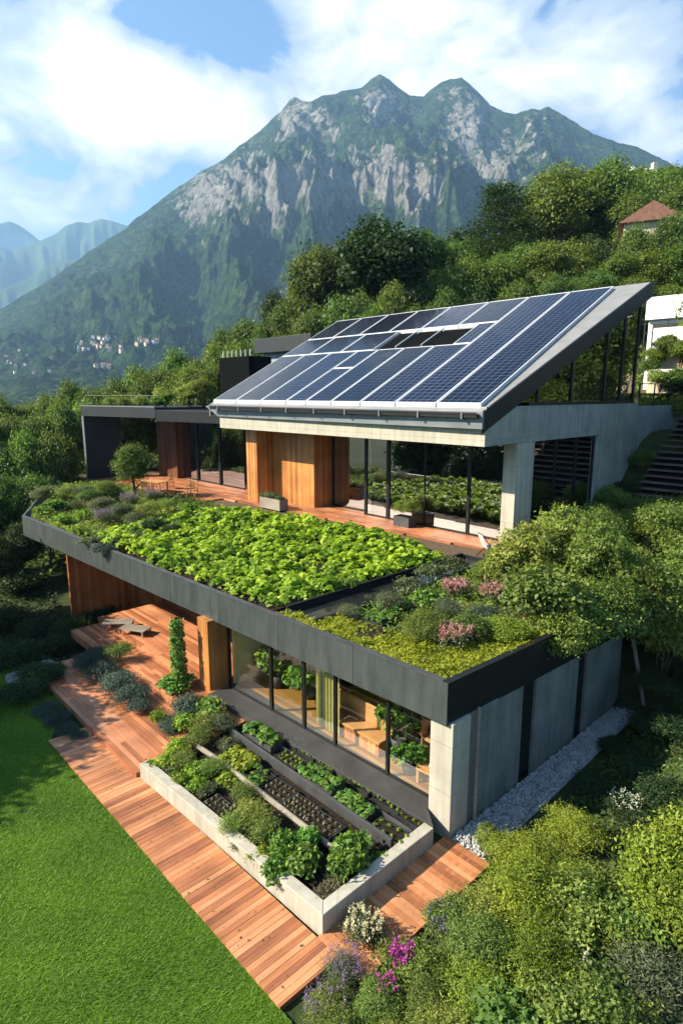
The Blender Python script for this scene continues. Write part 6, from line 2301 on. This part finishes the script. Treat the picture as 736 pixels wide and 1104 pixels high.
# bench on the shaded lower terrace
for (px, py, rz, lab) in [(146, 683, .5, 'low weathered timber lounger on the shaded deck'), (128, 676, .9, 'second low timber lounger, further back on the shaded deck')]:
    p = PZ(px, py, FLR)
    t = thing('lounger', lab, 'lounger', (p[0], p[1], FLR), rz, None, .72)
    mb = MB()
    for k in range(7):
        mb.box(-.85, .85, -.42 + k * .122, -.42 + k * .122 + .105, .32, .36)
    mb.box(-.8, -.7, -.42, .42, .28, .319)
    mb.box(.7, .8, -.42, .42, .28, .319)
    mb.build('slatted_top', M['greywood'], t)
    for x in (-.75, .75):
        for y in (-.35, .35):
            MB().box(x - .04, x + .04, y - .04, y + .04, 0, .28).build('leg', M['greywood'], t)

# plank leaning at the far end of the side wall
p = PZ(668, 752, .25)
t = MB().tube([(.95, 9.35, .15), (.42, 9.1, 2.75)], .06, 5).build('plank', M['greywood'])
put(t, 'weathered wooden pole leaning against the far end of the side wall', 'pole')

# boulders at the left end of the deck
bm = bmesh.new()
bmesh.ops.create_icosphere(bm, subdivisions=3, radius=1)
bv = np.array([v.co for v in bm.verts])
bf = [[v.index for v in f.verts] for f in bm.faces]
bm.free()
dsp = 1 + .28 * fbm(bv[:, 0] * 1.3, bv[:, 1] * 1.3, bv[:, 2] * 1.3, 3, 4)
BM = MB().add((bv * dsp[:, None] * np.array([1, .8, .6])).tolist(), bf).mesh('boulder', M['boulder'], True)
for i, (px, py, r) in enumerate([(52, 722, .45), (58, 735, .35), (40, 728, .4), (64, 745, .28), (30, 745, .35), (18, 735, .45), (70, 755, .22)]):
    z = -.3
    for _ in range(4):
        p = PZ(px, py, z)
        z = gz(p[0], p[1])
    o = link('boulder', BM, None, (p[0], p[1], z + r * .2), (0, 0, i * 1.3), (r, r, r))
    put(o, 'grey boulder in the shaded bed left of the deck', 'boulder', 'boulders in the shaded bed left of the deck')

# ================================================================== the room behind the lower windows
F0 = FLR - .003
t = thing('wooden_bench', 'long orange timber bench with back standing behind the windows', 'bench', (-3.75, .95, F0))
MB().box(-1.25, 1.05, -.28, .25, .40, .46).build('seat', M['oak'], t, .01)
MB().box(-1.25, 1.05, .251, .31, .40, 1.05).build('backrest', M['oak'], t, .01)
MB().box(-1.2, 1.0, -.24, .2, .02, .399).build('base', M['cedar'], t)
pot('potted_plant', 'tall leafy houseplant in a grey pot behind the fourth window', (-2.5, 1.25, F0), .24, .5, 'greytray', 'veg', .62, 1.5)
pot('potted_plant', 'leafy houseplant in a terracotta pot at the last window', (-2.15, 2.1, F0), .2, .42, 'terracotta', 'veg', .5, 1.3)
pot('potted_plant', 'low leafy plant in a dark pot on the floor at the last window', (-1.75, .8, F0), .22, .3, 'tray', 'veg', .5, .8)
pot('potted_plant', 'green houseplant beside the first window of the room', (-7.9, 1.2, F0), .25, .45, 'greytray', 'veg', .75, 1.3)
pot('potted_plant', 'big green houseplant at the second window of the room', (-6.6, 1.5, F0), .25, .4, 'tray', 'veg', .7, 1.1)
t = thing('wall_shelf', 'orange timber shelf unit with things on it at the end of the room', 'shelf', (-1.15, 1.75, F0))
for z in (.05, .65, 1.2, 1.75):
    MB().box(-.75, .33, -.3, .3, z, z + .06).build('shelf_board', M['oak'], t)
for x in (-.75, .29):
    MB().box(x, x + .04, -.3, .3, 0, 2.0).build('upright', M['oak'], t)
for i, (x, z, m_, r, h) in enumerate([(-.5, .71, 'terracotta', .1, .22), (-.2, .71, 'white', .12, .16), (.1, 1.26, 'fabric', .1, .2), (-.4, 1.26, 'terracotta', .11, .18), (-.1, 1.81, 'terracotta', .12, .25)]):
    o = MB().lathe([(r * .6, 0), (r, h * .5), (r * .7, h), (.01, h)], 12).build('jar', M[m_], None, smooth=True, loc=(-1.15 + x, 1.75, F0 + z))
    put(o, ['terracotta jar on the lower shelf board', 'white jar on the lower shelf board', 'cream jar on the middle shelf board', 'terracotta jar on the middle shelf board', 'terracotta jar on the top shelf board'][i], 'jar', 'jars on the timber shelf')
t = thing('low_table', 'low timber table just inside the last window', 'table', (-1.0, .9, F0), .1)
MB().box(-.42, .42, -.25, .25, .36, .41).build('tabletop', M['oak'], t, .01)
for x in (-.36, .36):
    for y in (-.2, .2):
        MB().box(x - .03, x + .03, y - .03, y + .03, 0, .36).build('leg', M['oak'], t)
o = MB().lathe([(.06, 0), (.16, .08), (.18, .12), (.15, .10), (.01, .03)], 14).build('bowl', M['white'], None, smooth=True, loc=(-.95, .9, F0 + .41))
put(o, 'white bowl on the low table inside the last window', 'bowl')
t = thing('curtain', 'yellow green sheer curtain hanging behind the third window', 'curtain', (-4.62, .62, F0))
n = 40
v, f = [], []
for i in range(n + 1):
    x = -.62 + 1.05 * i / n
    y = .05 * math.sin(i * 1.25)
    v += [(x, y, .05), (x, y, 2.33)]
    if i:
        f.append([2 * i - 2, 2 * i, 2 * i + 1, 2 * i - 1])
MB().add(v, f).build('cloth', M['curtain'], t, smooth=True)
MB().tube([(-.7, 0, 2.35), (.5, 0, 2.35)], .015, 6).build('rail', M['black'], t)
t = thing('sideboard', 'ochre timber sideboard along the back wall of the room', 'cabinet', (-5.5, 3.3, F0))
MB().box(-2.6, 2.6, -.25, .25, .08, .95).build('body', M['oak'], t, .01)
for k in range(4):
    x = -2.55 + k * 1.28
    MB().box(x, x + 1.24, -.275, -.252, .12, .9).build('door', M['cedar'], t)
# a sofa and a table in the upper room
t = thing('sofa', 'pale sofa behind the left panes of the upper glass front', 'sofa', (-17.0, 15.2, TER - .005))
MB().box(-1.1, 1.1, -.45, .45, .1, .45).build('seat', M['fabric'], t, .05)
MB().box(-1.1, 1.1, .3, .5, .451, .95).build('backrest', M['fabric'], t, .05)
for x in (-1.3, 1.1):
    MB().box(x, x + .2, -.45, .5, .1, .65).build('armrest', M['fabric'], t, .04)

for i, (x, y, k, r) in enumerate([(-5.2, 20.6, 'round', .9), (-5.3, 22.3, 'dark', .8), (-5.4, 24.0, 'airy', .8)]):
    plant(k, (x, y, gz(x, y) - .05), r / 1.2, ['rounded shrub at the foot of the house end wall, nearest the side door', 'dark bush at the foot of the house end wall between two green shrubs', 'loose green shrub beside the garden stairs under the gable glass'][i])
